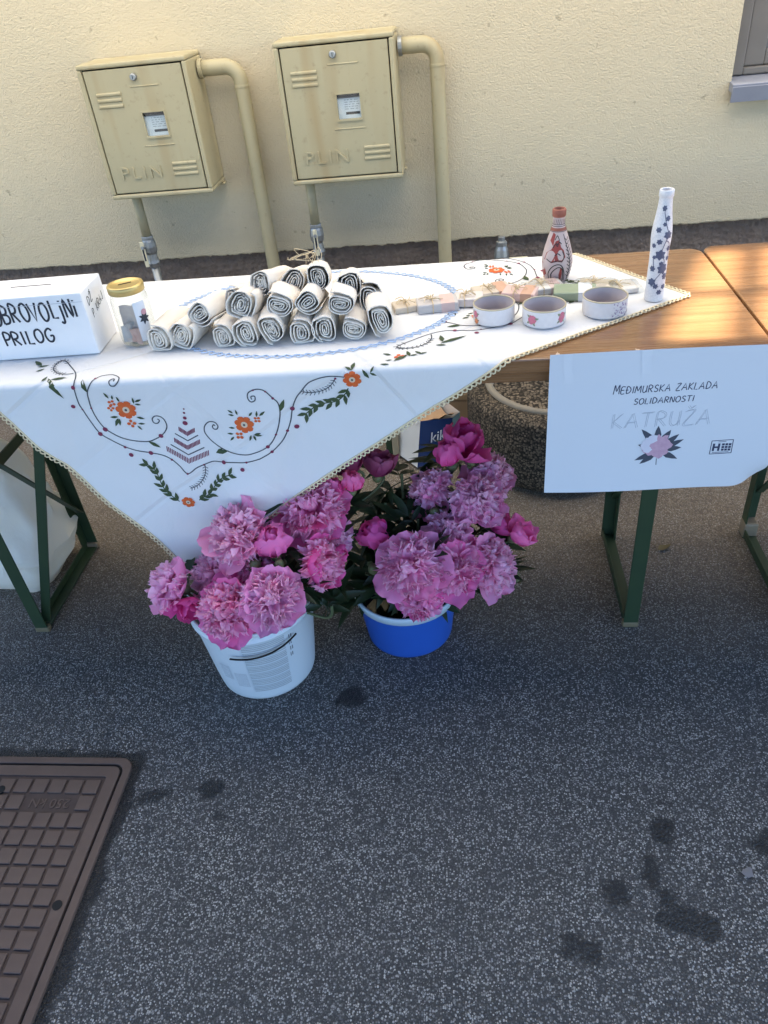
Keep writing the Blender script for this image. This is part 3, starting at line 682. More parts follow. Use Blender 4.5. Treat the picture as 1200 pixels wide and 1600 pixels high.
def at_c(o): o.location = (0, -TF, -TZ_); return o
cb = MB(); st = .0075; NS, NTt = int(CS / st), int(CT / st); idx = {}
def flat(s, t): return RC[0] + E1[0] * s + E2[0] * t, RC[1] + E1[1] * s + E2[1] * t
for i in range(NS + 1):
    for j in range(NTt + 1):
        s, t = CS * i / NS, CT * j / NTt; fx, fy = flat(s, t)
        if fy > TB + .10 or fx < -1.62: continue
        idx[i, j] = len(cb.v); cb.v.append(tuple(drape(fx, fy))); cb.uv.append((0, 0))
        cr = 0.0
        for q in (.16, .327, .49, .653, .98): cr = max(cr, 1 - abs(s - q) / .006, 1 - abs(t - q) / .006)
        cb.c.append(max(0.0, cr))
for (i, j) in list(idx):
    q = [(i, j), (i + 1, j), (i + 1, j + 1), (i, j + 1)]
    if all(k in idx for k in q): cb.f.append(tuple(idx[k] for k in q))
linen = at_c(cb.build('linen', M_CLOTH, cloth, smooth=True))
# crochet edging
M_LACE = plain('cream_crochet', (.68, .55, .33), (.76, .66, .46), .9, 60)
lb = MB(); cord = MB()
def edge_lace(p, q, nrm, zlift=.0015):
    L = math.hypot(q[0] - p[0], q[1] - p[1]); n = int(L / .0105); dx, dy = (q[0] - p[0]) / L, (q[1] - p[1]) / L
    for k in range(n):
        a = k * L / n; pts = []
        x, y = p[0] + dx * a, p[1] + dy * a
        if y > TB + .05 or x < -1.6: continue
        for m_ in range(6):
            th = PI * m_ / 5; u = .0053 * (1 - math.cos(th)); o_ = .0085 * math.sin(th) * rnd.uniform(.85, 1.1)
            pts.append(drape(x + dx * u + nrm[0] * o_, y + dy * u + nrm[1] * o_, zlift))
        lb.tube(pts, .0017, 4, cap=False)
    pts = [drape(p[0] + dx * L * i / 160 , p[1] + dy * L * i / 160, .001) for i in range(161) if p[1] + dy * L * i / 160 < TB + .05 and p[0] + dx * L * i / 160 > -1.6]
    if len(pts) > 2: cord.tube(pts, .0021, 5)
c00, c10, c11, c01 = flat(0, 0), flat(CS, 0), flat(CS, CT), flat(0, CT)
edge_lace(c00, c10, (-E2[0], -E2[1])); edge_lace(c10, c11, E1); edge_lace(c01, c00, (-E1[0], -E1[1]))
lo = at_c(lb.build('lace_trim', M_LACE, cloth, smooth=True)); lo['kind'] = 'stuff'
at_c(cord.build('edge_cord', M_LACE, cloth, smooth=True))
M_THREAD = plain('slate_thread', (.05, .055, .07), (.08, .09, .10), .7, 40, .6, 900); M_TGREEN = plain('green_thread', (.07, .10, .035), (.03, .05, .03), .8, 90)
M_TRED = plain('plum_thread', (.24, .035, .06), (.16, .03, .08), .8, 60); M_TOR = plain('orange_thread', (.60, .065, .015), (.70, .17, .035), .65, 110, .8, 900); M_TPALE = plain('peach_thread', (.70, .50, .36), (.62, .55, .40), .8, 90)
VINES=[[(-0.795,1.335),(-0.764,1.294),(-0.752,1.261),(-0.753,1.245),(-0.757,1.213),(-0.755,1.195),(-0.746,1.163),(-0.737,1.139),(-0.718,1.121),(-0.696,1.105),(-0.674,1.095),(-0.648,1.089),(-0.625,1.082),(-0.609,1.071),(-0.596,1.055),(-0.582,1.035),(-0.561,1.048),(-0.543,1.056),(-0.519,1.064),(-0.496,1.065),(-0.471,1.067),(-0.446,1.068),(-0.423,1.073),(-0.416,1.075),(-0.393,1.087),(-0.370,1.108),(-0.354,1.132),(-0.343,1.155),(-0.335,1.179),(-0.324,1.201),(-0.312,1.215),(-0.296,1.232),(-0.274,1.241),(-0.252,1.244),(-0.227,1.241)],
[(-0.795,1.335),(-0.814,1.356),(-0.824,1.346),(-0.821,1.319),(-0.804,1.298),(-0.785,1.291),(-0.767,1.292)],
[(-0.711,1.264),(-0.718,1.252),(-0.730,1.234),(-0.734,1.216),(-0.736,1.197),(-0.732,1.172),(-0.723,1.150),(-0.708,1.135),(-0.692,1.125),(-0.669,1.118),(-0.644,1.116),(-0.628,1.121),(-0.614,1.128),(-0.602,1.138),(-0.595,1.150),(-0.595,1.163),(-0.601,1.172),(-0.611,1.174),(-0.619,1.168),(-0.619,1.159),(-0.612,1.157),(-0.606,1.163),(-0.609,1.167)],
[(-0.711,1.264),(-0.702,1.275),(-0.682,1.278),(-0.665,1.266),(-0.662,1.255),(-0.670,1.246),(-0.678,1.246),(-0.681,1.254),(-0.675,1.260),(-0.671,1.259),(-0.672,1.254)],
[(-0.497,1.147),(-0.499,1.150),(-0.503,1.145),(-0.501,1.140),(-0.495,1.140),(-0.491,1.147),(-0.495,1.155),(-0.505,1.157),(-0.514,1.152),(-0.521,1.142),(-0.522,1.129),(-0.513,1.112),(-0.495,1.098),(-0.475,1.090),(-0.453,1.086),(-0.433,1.087),(-0.399,1.100),(-0.378,1.126),(-0.364,1.158),(-0.359,1.180),(-0.361,1.196),(-0.368,1.205),(-0.380,1.220),(-0.391,1.225),(-0.403,1.224),(-0.414,1.218),(-0.416,1.207),(-0.411,1.200),(-0.403,1.203),(-0.402,1.211),(-0.409,1.211),(-0.409,1.205)],
[(-0.584,1.132),(-0.563,1.114),(-0.538,1.126)],
[(-0.601,1.107),(-0.571,1.081),(-0.533,1.097)]]
FERNS=[[(-0.541,1.056),(-0.543,1.037),(-0.552,1.019),(-0.567,1.004),(-0.582,0.998)],
[(-0.244,1.239),(-0.255,1.224),(-0.271,1.214),(-0.293,1.210),(-0.311,1.214)],
[(-0.795,1.335),(-0.814,1.356),(-0.824,1.346),(-0.821,1.319),(-0.804,1.298),(-0.785,1.291)]]
CHAINS=[[(-0.613,0.965),(-0.625,0.980),(-0.635,0.994),(-0.642,1.014),(-0.647,1.036),(-0.654,1.052),(-0.670,1.066)],
[(-0.571,0.967),(-0.558,0.975),(-0.544,0.983),(-0.531,0.999),(-0.518,1.016),(-0.501,1.030),(-0.479,1.039)],
[(-0.223,1.216),(-0.232,1.202),(-0.248,1.189),(-0.267,1.186),(-0.286,1.182),(-0.303,1.171),(-0.316,1.161)]]
DOTS= [(-0.754, 1.246, 0.0039), (-0.77, 1.204, 0.0042), (-0.755, 1.195, 0.0016), (-0.723, 1.148, 0.0049), (-0.737, 1.138, 0.0046), (-0.736, 1.197, 0.002), (-0.697, 1.105, 0.0029), (-0.691, 1.086, 0.0046), (-0.648, 1.089, 0.0046), (-0.614, 1.128, 0.0046), (-0.609, 1.071, 0.0026), (-0.549, 1.188, 0.0016), (-0.551, 1.179, 0.0023), (-0.553, 1.167, 0.0036), (-0.556, 1.155, 0.0049), (-0.711, 1.264, 0.0026), (-0.543, 1.056, 0.002), (-0.496, 1.065, 0.0045), (-0.446, 1.068, 0.0024), (-0.456, 1.051, 0.0045), (-0.582, 1.035, 0.0024), (-0.399, 1.1, 0.0037), (-0.393, 1.087, 0.0033), (-0.354, 1.132, 0.0029), (-0.335, 1.179, 0.0044), (-0.335, 1.138, 0.0048), (-0.378, 1.126, 0.0022), (-0.368, 1.205, 0.0026), (-0.38, 1.22, 0.0018), (-0.403, 1.224, 0.0018), (-0.244, 1.239, 0.0022)]
HATCH=[[(-0.573,1.142),(-0.560,1.130),(-0.543,1.138)],[(-0.590,1.117),(-0.569,1.098),(-0.540,1.111)],[(-0.612,1.097),(-0.574,1.066),(-0.528,1.084)]]
FLOWERS= [(-0.666, 1.19, 0.0202), (-0.691, 1.206, 0.0078), (-0.696, 1.195, 0.0072), (-0.664, 1.159, 0.0091), (-0.435, 1.152, 0.0187), (-0.407, 1.162, 0.0073), (-0.45, 1.128, 0.0085), (-0.595, 0.963, 0.0134), (-0.213, 1.235, 0.0168), (-0.126, 1.293, 0.0102)]
LEAVES=[((-0.693,1.217),(-0.699,1.232)),((-0.687,1.214),(-0.684,1.225)),((-0.674,1.208),(-0.677,1.221)),((-0.646,1.203),(-0.645,1.218)),((-0.643,1.207),(-0.628,1.213)),((-0.645,1.202),(-0.632,1.200)),((-0.687,1.175),(-0.704,1.175)),((-0.688,1.172),(-0.699,1.154)),((-0.686,1.171),(-0.689,1.155)),((-0.650,1.173),(-0.634,1.168)),((-0.651,1.158),(-0.637,1.157)),((-0.654,1.154),(-0.647,1.143)),((-0.730,1.234),(-0.736,1.263)),((-0.644,1.116),(-0.623,1.101)),((-0.811,1.274),(-0.781,1.223)),((-0.804,1.269),(-0.774,1.274)),((-0.820,1.262),(-0.817,1.283)),((-0.802,1.266),(-0.800,1.251)),((-0.853,1.307),(-0.840,1.321)),((-0.860,1.329),(-0.837,1.336)),((-0.853,1.334),(-0.878,1.359)),((-0.452,1.177),(-0.462,1.184)),((-0.444,1.173),(-0.446,1.185)),((-0.451,1.172),(-0.463,1.174)),((-0.422,1.170),(-0.413,1.179)),((-0.407,1.168),(-0.404,1.181)),((-0.401,1.170),(-0.388,1.179)),((-0.456,1.144),(-0.469,1.145)),((-0.462,1.131),(-0.475,1.132)),((-0.462,1.125),(-0.472,1.116)),((-0.426,1.129),(-0.432,1.116)),((-0.422,1.128),(-0.419,1.116)),((-0.421,1.129),(-0.406,1.132)),((-0.421,1.129),(-0.405,1.126)),((-0.492,1.098),(-0.510,1.085)),((-0.212,1.253),(-0.226,1.262)),((-0.212,1.253),(-0.209,1.278)),((-0.181,1.236),(-0.193,1.254)),((-0.179,1.247),(-0.166,1.241)),((-0.178,1.247),(-0.171,1.259)),((-0.360,1.175),(-0.347,1.201)),((-0.509,1.086),(-0.480,1.094)),((-0.142,1.301),(-0.159,1.310)),((-0.139,1.281),(-0.152,1.278)),((-0.143,1.263),(-0.161,1.265)),((-0.107,1.295),(-0.092,1.299)),((-0.090,1.299),(-0.074,1.306))]

CC = ((c00[0] + flat(CS, CS)[0]) / 2, (c00[1] + flat(CS, CS)[1]) / 2)
def rot_q(p, q):
    x, y = p[0] - CC[0], p[1] - CC[1]
    for _ in range(q): x, y = -y, x
    return (CC[0] + x, CC[1] + y)
for q in (0, 1):
    T = lambda p: rot_q(p, q)
    S = drape
    for vi, vv in enumerate(VINES):
        b = MB(); ribbon(b, S, [T(p) for p in (spline(vv, 6) if len(vv) > 3 else vv)], .0024, .0011, .004); at_c(b.build('embroidered_vine', M_THREAD, cloth, smooth=True))
    for fr_ in FERNS:
        b = MB(); sp = spline(fr_, 6); ribbon(b, S, [T(p) for p in sp], .0018, .001, .004)
        for k in range(2, len(sp) - 1, 2):
            dx, dy = sp[k + 1][0] - sp[k - 1][0], sp[k + 1][1] - sp[k - 1][1]; L = math.hypot(dx, dy) or 1
            for sg in (-1, 1): ribbon(b, S, [T(sp[k]), T((sp[k][0] + dx / L * .004 - dy / L * .006 * sg, sp[k][1] + dy / L * .004 + dx / L * .006 * sg))], .0014, .001)
        at_c(b.build('embroidered_fern', M_THREAD, cloth))
    for ch in CHAINS:
        b = MB(); sp = spline(ch, 4); ribbon(b, S, [T(p) for p in sp], .0022, .001, .004)
        for k in range(1, len(sp) - 1, 3):
            dx, dy = sp[k + 1][0] - sp[k - 1][0], sp[k + 1][1] - sp[k - 1][1]; L = math.hypot(dx, dy) or 1; sg = rnd.uniform(.6, 1.2) if (k // 3) % 2 else -rnd.uniform(.6, 1.2)
            for g_ in (sg, -sg * .6): leafshape(b, S, T(sp[k]), T((sp[k][0] + dx / L * .017 - dy / L * .013 * g_, sp[k][1] + dy / L * .017 + dx / L * .013 * g_)), .0085, .0011)
        at_c(b.build('embroidered_leaf_spray', M_TGREEN, cloth))
    b = MB()
    for a_, c_ in LEAVES: leafshape(b, S, T(a_), T(c_), max(.0045, min(.011, .33 * math.hypot(c_[0] - a_[0], c_[1] - a_[1]))), .0012)
    o = at_c(b.build('embroidered_leaves', M_TGREEN, cloth)); o['kind'] = 'stuff'
    b = MB()
    for x, y, r in DOTS: disc(b, S, T((x, y)), max(r * 1.05, .0018), .0012, 12, .0006)
    o = at_c(b.build('embroidered_dots', M_TRED, cloth)); o['kind'] = 'stuff'
    b = MB()
    for ri, hh in enumerate(HATCH):
        n = (13, 20, 27)[ri]; h = (.010, .0105, .0125)[ri]
        for k in range(n):
            u = k / (n - 1) * 2; a_, c_ = (hh[0], hh[1]) if u < 1 else (hh[1], hh[2]); u = u % 1 if u < 2 else 1
            x, y = a_[0] + (c_[0] - a_[0]) * u, a_[1] + (c_[1] - a_[1]) * u; ribbon(b, S, [T((x + .0016, y + h / 2)), T((x - .0006, y - h / 2))], .0019, .001)
    o = at_c(b.build('embroidered_hatching', M_TRED, cloth)); o['kind'] = 'stuff'
    for x, y, r in FLOWERS:
        b = MB(); r = r * 1.05; big = r > .012; n = 7 if big else 4; ph = rnd.random() * 6
        for k in range(n):
            a = ph + 2 * PI * k / n; cx, cy = x + r * .6 * math.cos(a), y + r * .6 * math.sin(a)
            poly = [(cx + r * .42 * math.cos(a + th) * (1 if abs(math.cos(th)) > .3 else .8), cy + r * .36 * math.sin(a + th)) for th in (2 * PI * i / 8 for i in range(8))]
            patch(b, S, T((cx, cy)), [T(p) for p in poly], .0012 + .00005 * k, .0018)
        fo = at_c(b.build('embroidered_flower', M_TOR, cloth))
        if big:
            b = MB(); disc(b, S, T((x, y)), r * .34, .0019, 10, .0004); b.build('flower_centre', M_TPALE, fo); b = MB(); disc(b, S, T((x, y)), r * .13, .0026, 8, .0003); b.build('flower_eye', M_THREAD, fo)

# blue-edged doily under the rolls
doil = thing('doily', 'white oval doily with blue crocheted border under the rolled bags', 'doily', (-.335, 1.545, ZC))
dcx, dcy, drx, dry = -.335, 1.545, .325, .232
b = MB(); n = 72
def dz(x, y): return drape(x, y, .0012)
def DP(a, k): return (dcx + drx * k * math.cos(a), min(dcy + dry * k * math.sin(a), TB - .004))
vs = []; fs = []
for k in range(1, 13):
    for i in range(n): p = DP(2 * PI * i / n, k / 12 * .955); vs.append(dz(*p))
for k in range(11):
    for i in range(n): fs.append((k * n + i, k * n + (i + 1) % n, (k + 1) * n + (i + 1) % n, (k + 1) * n + i))
vs.append(dz(dcx, dcy)); fs += [(len(vs) - 1, i, (i + 1) % n) for i in range(n)]; b.add(vs, fs)
o = b.build('linen_centre', M_CLOTH, doil, smooth=True); o.location = (-dcx, -dcy, -ZC)
M_BLUE = plain('blue_crochet', (.42, .56, .78), (.52, .64, .82), .85, 80)
b = MB(); N2 = 190
for row, (k0, k1, rr_) in enumerate(((.955, .98, .0012), (.975, 1.01, .0012))):
    pts = []
    for i in range(N2 * 3):
        a = 2 * PI * i / (N2 * 3); w_ = .5 + .5 * math.sin(a * N2 / 2 + row * 1.7); k = k0 + (k1 - k0) * w_ + .003 * math.sin(i * 1.9)
        p = DP(a, k); pts.append(drape(p[0], p[1], .0022 + .0006 * math.sin(i * 2.3)))
    b.tube(pts, rr_, 4, closed=True)
o = b.build('blue_border', M_BLUE, doil, smooth=True); o.location = (-dcx, -dcy, -ZC)

# ================================================================== THINGS ON THE TABLE
ZT = .7740
# ---- donation box
bx = thing('donation_box', 'white cardboard donation box with slot and black hand lettering', 'box', (-.905, 1.425, ZT), math.radians(2.5))
bw, bdp, bh = .158, .056, .128
b = MB(); b.box(-bw, bw, -bdp, bdp, 0, bh); body = b.build('box_body', M_WHITE, bx, bevel=.0025)
b = MB(); b.box(-.01, .075, .006, .0088, bh - .001, bh + .0006); b.build('slot', M_BLACK, body)
b = MB(); b.box(-bw + .001, bw - .001, -bdp - .0007, -bdp - .0001, bh - .018, bh - .0172); b.build('flap_edge', plain('card_edge', (.5, .5, .53), None, .7), body)
Sf = lambda u, v, l: Vector((u, -bdp - .0004 - l, v))
b = MB(); lettering(b, Sf, 'DOBROVOLjNi', -.055, .075, .195, .037, .0044, .0003, .05, rise=.03); b.build('hand_lettering', M_INK, body)
b = MB(); lettering(b, Sf, 'PRILOG', -.030, .030, .105, .028, .0042, .0003, .05, rise=.03); b.build('hand_lettering', M_INK, body)
Sr = lambda u, v, l: Vector((bw + .0004 + l, u, v))
b = MB(); lettering(b, Sr, 'DŽ', -.036, .093, .024, .016, .0020, .0003, .04, rise=.25); lettering(b, Sr, 'P. KRAJ', -.030, .066, .066, .016, .0020, .0003, .04, rise=.25); b.build('hand_lettering', M_INK, body)

# ---- donation jar
jx, jy = -.676, 1.432
jar = thing('donation_jar', 'glass jar with gold slotted lid and banknotes inside beside the box', 'jar', (jx, jy, ZT))
MB().lathe([(.0001, 0), (.031, 0), (.0365, .004), (.038, .012), (.038, .088), (.0365, .097), (.0335, .105), (.0335, .118)], 36).build('glass_body', M_GLASS, jar, smooth=True)
lid = MB().lathe([(.0345, .106), (.0362, .107), (.0366, .118), (.0355, .1215), (.030, .1225), (.029, .1212), (.0001, .1212)], 36).build('lid', M_GOLD, jar, smooth=True)
b = MB(); b.box(-.013, .013, -.0016, .0016, .1213, .1220, Matrix.Rotation(.5, 4, 'Z')); b.build('coin_slot', M_BLACK, lid)
M_NOTE = plain('banknote', (.62, .55, .48), (.54, .45, .43), .7, 90); M_NOTE2 = plain('banknote_red', (.52, .22, .17), (.58, .48, .42), .7, 70); M_NOTE3 = plain('banknote_blue', (.42, .43, .47), (.56, .54, .50), .7, 80)
for k, (px, py, rz, tl, h0, h1, mt) in enumerate(((-.006, -.012, .2, .12, .006, .080, M_NOTE), (.010, .004, -.5, -.1, .006, .072, M_NOTE), (-.014, .008, .9, .15, .006, .066, M_NOTE3), (.002, -.020, -.2, .35, .005, .034, M_NOTE2), (-.012, -.016, .6, -.3, .005, .045, M_NOTE3), (.014, -.012, -.8, .2, .005, .04, M_NOTE))):
    b = MB(); vs = []; n = 7
    for i in range(n):
        u = (i / (n - 1) - .5) * .030
        for j in range(4):
            v = h0 + (h1 - h0) * j / 3; vs.append((u, .005 * math.sin(u * 160 + j * .9 + k) + tl * .02 * (v - .03) / .04, v))
    b.add(vs, [(i * 4 + j, i * 4 + 4 + j, i * 4 + 5 + j, i * 4 + 1 + j) for i in range(n - 1) for j in range(3)])
    b.build('banknote', mt, jar, smooth=True, loc=(px, py, 0), rot=(0, 0, rz))
Sj = lambda u, v, l: Vector(((.0384 + l) * math.cos(u / .0384), (.0384 + l) * math.sin(u / .0384), v))
b = MB(); a0 = math.radians(-62) * .0384; vs = []
for i in range(9):
    for v in (.012, .092): vs.append(Sj(a0 + i * .0032, v, .0))
b.add(vs, [(2 * i, 2 * i + 2, 2 * i + 3, 2 * i + 1) for i in range(8)]); lab = b.build('paper_label', M_PAPER, jar, smooth=True)
b = MB()
for k in range(7): a = k * .9; leafshape(b, Sj, (a0 + .017, .058), (a0 + .017 + .012 * math.cos(a), .058 + .014 * math.sin(a)), .006, .0005)
b.build('label_leaves', plain('label_ink', (.03, .035, .05), None, .6), lab)
b = MB(); disc(b, Sj, (a0 + .019, .070), .006, .0009); b.build('label_flower', plain('label_pink', (.45, .25, .30), None, .6), lab)

# ---- rolled cloth bags
def roll_mesh(seed, w_, h_, L, tilt, style):
    r = random.Random(seed); b = MB(); turns = 4.0 + r.random() * .9; n = int(turns * 20); th = .0015
    prof = []
    for i in range(n + 1):
        k = i / n; a = 2 * PI * turns * k + seed; rad = .16 + .84 * k
        sq = 1.0 / max(abs(math.cos(a)), abs(math.sin(a))) ** .35
        wob = 1 + .06 * math.sin(2 * a / turns + seed) * k + .05 * math.sin(a * 3 + seed + k * 2) + .07 * noise.noise(Vector((math.cos(a) * 1.6, math.sin(a) * 1.6, seed))) + .035 * noise.noise(Vector((k * 20, seed, 0)))
        rad = .22 + .78 * k; fx_, fz_ = (.30 + .70 * k, .86 + .14 * k) if style != 2 else (.86 + .14 * k, .32 + .68 * k)
        x, z = w_ * rad * fx_ * sq * math.cos(a) * wob, h_ * rad * fz_ * sq * math.sin(a) * wob
        prof.append((x * math.cos(tilt) - z * math.sin(tilt), x * math.sin(tilt) + z * math.cos(tilt), k))
    ys = [0, .006, .022, .05, .08, .105, .128]
    fr_off = [.004 * noise.noise(Vector((i * .11, seed, 0))) + .0022 * noise.noise(Vector((i * .6, seed, 3))) + (.006 * (1 - p[2]) * r.random() * .5) for i, p in enumerate(prof)]
    zmin = min(p[1] for p in prof)
    rows = []
    for side in (1, -1):
        for yi, y in enumerate(ys):
            row = []
            for i, (x, z, k) in enumerate(prof):
                a, c = prof[max(i - 1, 0)], prof[min(i + 1, n)]; tx, tz = c[0] - a[0], c[1] - a[1]; l = math.hypot(tx, tz) or 1
                nx, nz = tz / l * th * side * .5, -tx / l * th * side * .5
                s = 1 + .05 * math.sin(y * 40 + seed) + .11 * noise.noise(Vector((y * 34, k * 11, seed)))
                if yi >= 5: s *= (.88, .62)[yi - 5]
                row.append((( x * s + nx), y + (fr_off[i] if yi < 2 else 0), (z * s + nz) - zmin + (.0)))
            rows.append(row)
    m = n + 1; vs = [p for row in rows for p in row]; nr = len(ys); fs = []
    for sd in (0, 1):
        for y in range(nr - 1):
            for i in range(n):
                a = (sd * nr + y) * m + i; q = (a, a + 1, a + 1 + m, a + m); fs.append(q if sd else q[::-1])
    for i in range(n): fs.append((i, i + 1, nr * m + i + 1, nr * m + i))                       # front hem
    for y in range(nr - 1): a = y * m + n; c = (nr + y) * m + n; fs.append((a, a + m, c + m, c))  # loose long edge
    back = [(nr - 1) * m + i for i in range(n + 1)]
    col = []
    for row in rows:
        for i in range(m): col.append(1.0 if (seed * .13) % .5 < prof[i][2] < (seed * .13) % .5 + .42 else .0)
    b.add(vs, fs, c=col)
    return b.mesh('rolled_cloth', M_CANV, True), -zmin
variants = [roll_mesh(s, w_, h_, L, t_, st_) for s, w_, h_, L, t_, st_ in ((1, .0225, .026, .185, .1, 0), (2, .024, .0245, .19, -.35, 0), (3, .0215, .0265, .18, .05, 1), (4, .0235, .025, .19, .6, 2), (5, .025, .0225, .185, -.3, 2), (6, .021, .027, .18, .25, 1))]
core = MB(); core.lathe([(.0001, .0), (.6, 0), (.75, .1), (.75, .95), (.2, 1.0), (.0001, 1.0)], 16); core_m = core.mesh('rolled_core', M_CANV, True)
tie = MB()
for rr_ in (0, .0018): tie.tube([(.0175 * math.cos(a), .112 + rr_ + .003 * math.sin(a), .0235 + .018 * math.sin(a)) for a in (2 * PI * i / 20 for i in range(20))], .0008, 4, closed=True)
M_TWINE = plain('raffia', (.52, .40, .24), (.66, .54, .36), .85, 70)
tie_m = tie.mesh('string', M_TWINE, True)
ORD = ['first', 'second', 'third', 'fourth', 'fifth', 'sixth', 'seventh', 'eighth', 'ninth', 'tenth']
def roll(x, y, z, v, yaw, lean, label, s=1.0):
    s *= rnd.uniform(1.0, 1.14); t = thing('rolled_cloth_bag', label, 'cloth roll', (x, y, z), yaw, 'rolled cloth bags in a pile'); t.rotation_euler = (math.radians(lean), 0, yaw)
    me, c = variants[v]; o = inst('rolled_cloth', me, t, scale=(s * rnd.uniform(1.02, 1.22), rnd.uniform(.85, 1.1), s * rnd.uniform(.9, 1.06)), rot=(0, rnd.uniform(-.12, .12), 0)); o['label'] = 'off-white canvas rolled into a bundle'
    k = inst('rolled_core', core_m, o, loc=(0, .02, c), rot=(-PI / 2, 0, 0), scale=(.012, .012, .095))
    k = inst('string', tie_m, t)
    return t
ZR = ZT + .002
bot = [(-.614, 0, .16), (-.566, 1, .20), (-.480, 0, .10), (-.429, 2, .03), (-.376, 5, .0), (-.323, 0, -.02), (-.274, 2, -.05), (-.219, 4, -.04), (-.163, 5, -.12)]
for i, (x, v, yw) in enumerate(bot):
    roll(x, 1.372 + rnd.uniform(-.004, .006), ZR, v, -yw, 0, 'rolled canvas bag in the bottom row, %s counted from the jar' % ORD[i])
sec = [(-.522, 1.384, .0385, 3, .2, .98), (-.437, 1.392, .047, 1, .12, 1.05), (-.362, 1.388, .049, 4, .02, 1.08), (-.303, 1.384, .051, 3, -.02, 1.02), (-.240, 1.384, .048, 4, -.08, 1.1)]
for i, (x, y, z, v, yw, s) in enumerate(sec):
    roll(x, y, ZR + z, v, -yw, -7, 'rolled canvas bag resting in the second layer, %s counted from the jar' % ORD[i], s)
top = [(-.470, 1.455, .060, 0, .3, 'pale rolled canvas bag lying low at the back of the pile, jar side'), (-.404, 1.450, .088, 2, .25, 'rolled canvas bag at the very top of the pile, jar side'),
       (-.345, 1.475, .070, 1, .05, 'rolled canvas bag in the middle of the top layer'), (-.290, 1.455, .082, 5, -.1, 'rolled canvas bag at the top of the pile with loose raffia ends'), (-.226, 1.462, .070, 2, -.12, 'rolled canvas bag in the top layer, bottle side'), (-.188, 1.445, .046, 0, -.2, 'rolled canvas bag half hidden behind the last roll of the second layer')]
for i, (x, y, z, v, yw, lab) in enumerate(top): roll(x, y - .012, ZR + z - .012, v, -yw, -13, lab, 1.0)
b = MB()
for k in range(7):
    x, y, z = -.300 + rnd.uniform(-.02, .02), 1.51 + rnd.uniform(-.03, .03), ZR + .112
    b.tube(spline([(x, y, z), (x + rnd.uniform(-.02, .02), y + rnd.uniform(-.02, .02), z + rnd.uniform(.008, .03)), (x + rnd.uniform(-.04, .03), y + rnd.uniform(-.02, .02), z + rnd.uniform(.0, .035)), (x + rnd.uniform(-.05, .02), y, z + rnd.uniform(-.01, .02))], 5), .0007, 4)
o = tag(b.build('raffia_tuft', M_TWINE), 'loose raffia ends sticking up above the rolled bags', 'raffia')

# ---- tins
def tin(x, y, r, h, label):
    t = thing('decorated_tin', label, 'tin', (x, y, ZT), 0, 'decorated round tins')
    M_T = plain('decoupage', (.60, .57, .58), (.68, .66, .67), .6, 160, .12, 300); 
    MB().lathe([(.0001, .001), (r - .002, .001), (r, .004), (r, h - .003)], 44).build('tin_wall', M_T, t, smooth=True)
    MB().lathe([(.0001, .004), (r - .004, .004), (r - .0018, .007), (r - .0018, h - .003)], 44).build('tin_inside', plain('mauve_inside', (.46, .41, .41), (.52, .47, .47), .6, 30), t, smooth=True)
    b = MB(); b.tube([((r - .001) * math.cos(a), (r - .001) * math.sin(a), h - .002) for a in (2 * PI * i / 44 for i in range(44))], .0017, 8, closed=True); b.build('gold_rim', plain('gold_rim', (.44, .38, .26), (.52, .46, .35), .5, 80, metal=.3), t, smooth=True)
    S = lambda u, v, l: Vector(((r + .0002 + l) * math.sin(u / r), -(r + .0002 + l) * math.cos(u / r), v))
    return t, S
M_PINK = plain('rose_print', (.42, .07, .13), (.55, .20, .26), .6, 120); M_PLEAF = plain('leaf_print', (.16, .20, .13), (.25, .28, .2), .6, 80); M_MAUVE = plain('mauve_print', (.26, .18, .30), (.36, .28, .40), .6, 150); M_ORP = plain('orange_print', (.60, .20, .08), None, .6)
def rose(t, S, u, v, r, mt=None):
    b = MB()
    for k in range(9):
        a = k * 2.4; d = r * .55 * math.sqrt(k / 9); disc(b, S, (u + d * math.cos(a), v + d * math.sin(a)), r * rnd.uniform(.5, .7), .0002 + k * .00002, 9, 0, .2)
    b.build('rose_print', mt or M_PINK, t)
    b = MB()
    for a in (.4, 2.3, 3.9, 5.2): leafshape(b, S, (u + r * .6 * math.cos(a), v + r * .6 * math.sin(a)), (u + r * 1.7 * math.cos(a), v + r * 1.3 * math.sin(a)), r * .5, .0003)
    b.build('leaf_print', M_PLEAF, t)
t, S = tin(.054, 1.440, .0405, .036, 'round decorated tin with an orange and pink print, nearest the rolled bags'); rose(t, S, -.045, .020, .008); rose(t, S, -.042, .008, .006, M_ORP)
t, S = tin(.149, 1.418, .0415, .036, 'round decorated tin with two pink roses, middle one of three'); rose(t, S, -.028, .017, .0095); rose(t, S, .034, .018, .010)
t, S = tin(.268, 1.447, .0425, .036, 'round decorated tin speckled mauve, nearest the tall white bottle')
b = MB()
for k in range(70): disc(b, S, (rnd.gauss(.03, .012), rnd.uniform(.004, .034)), rnd.uniform(.0006, .0018), .0003, 6, 0, .3)
o = b.build('speckle_print', M_MAUVE, t); o['kind'] = 'stuff'

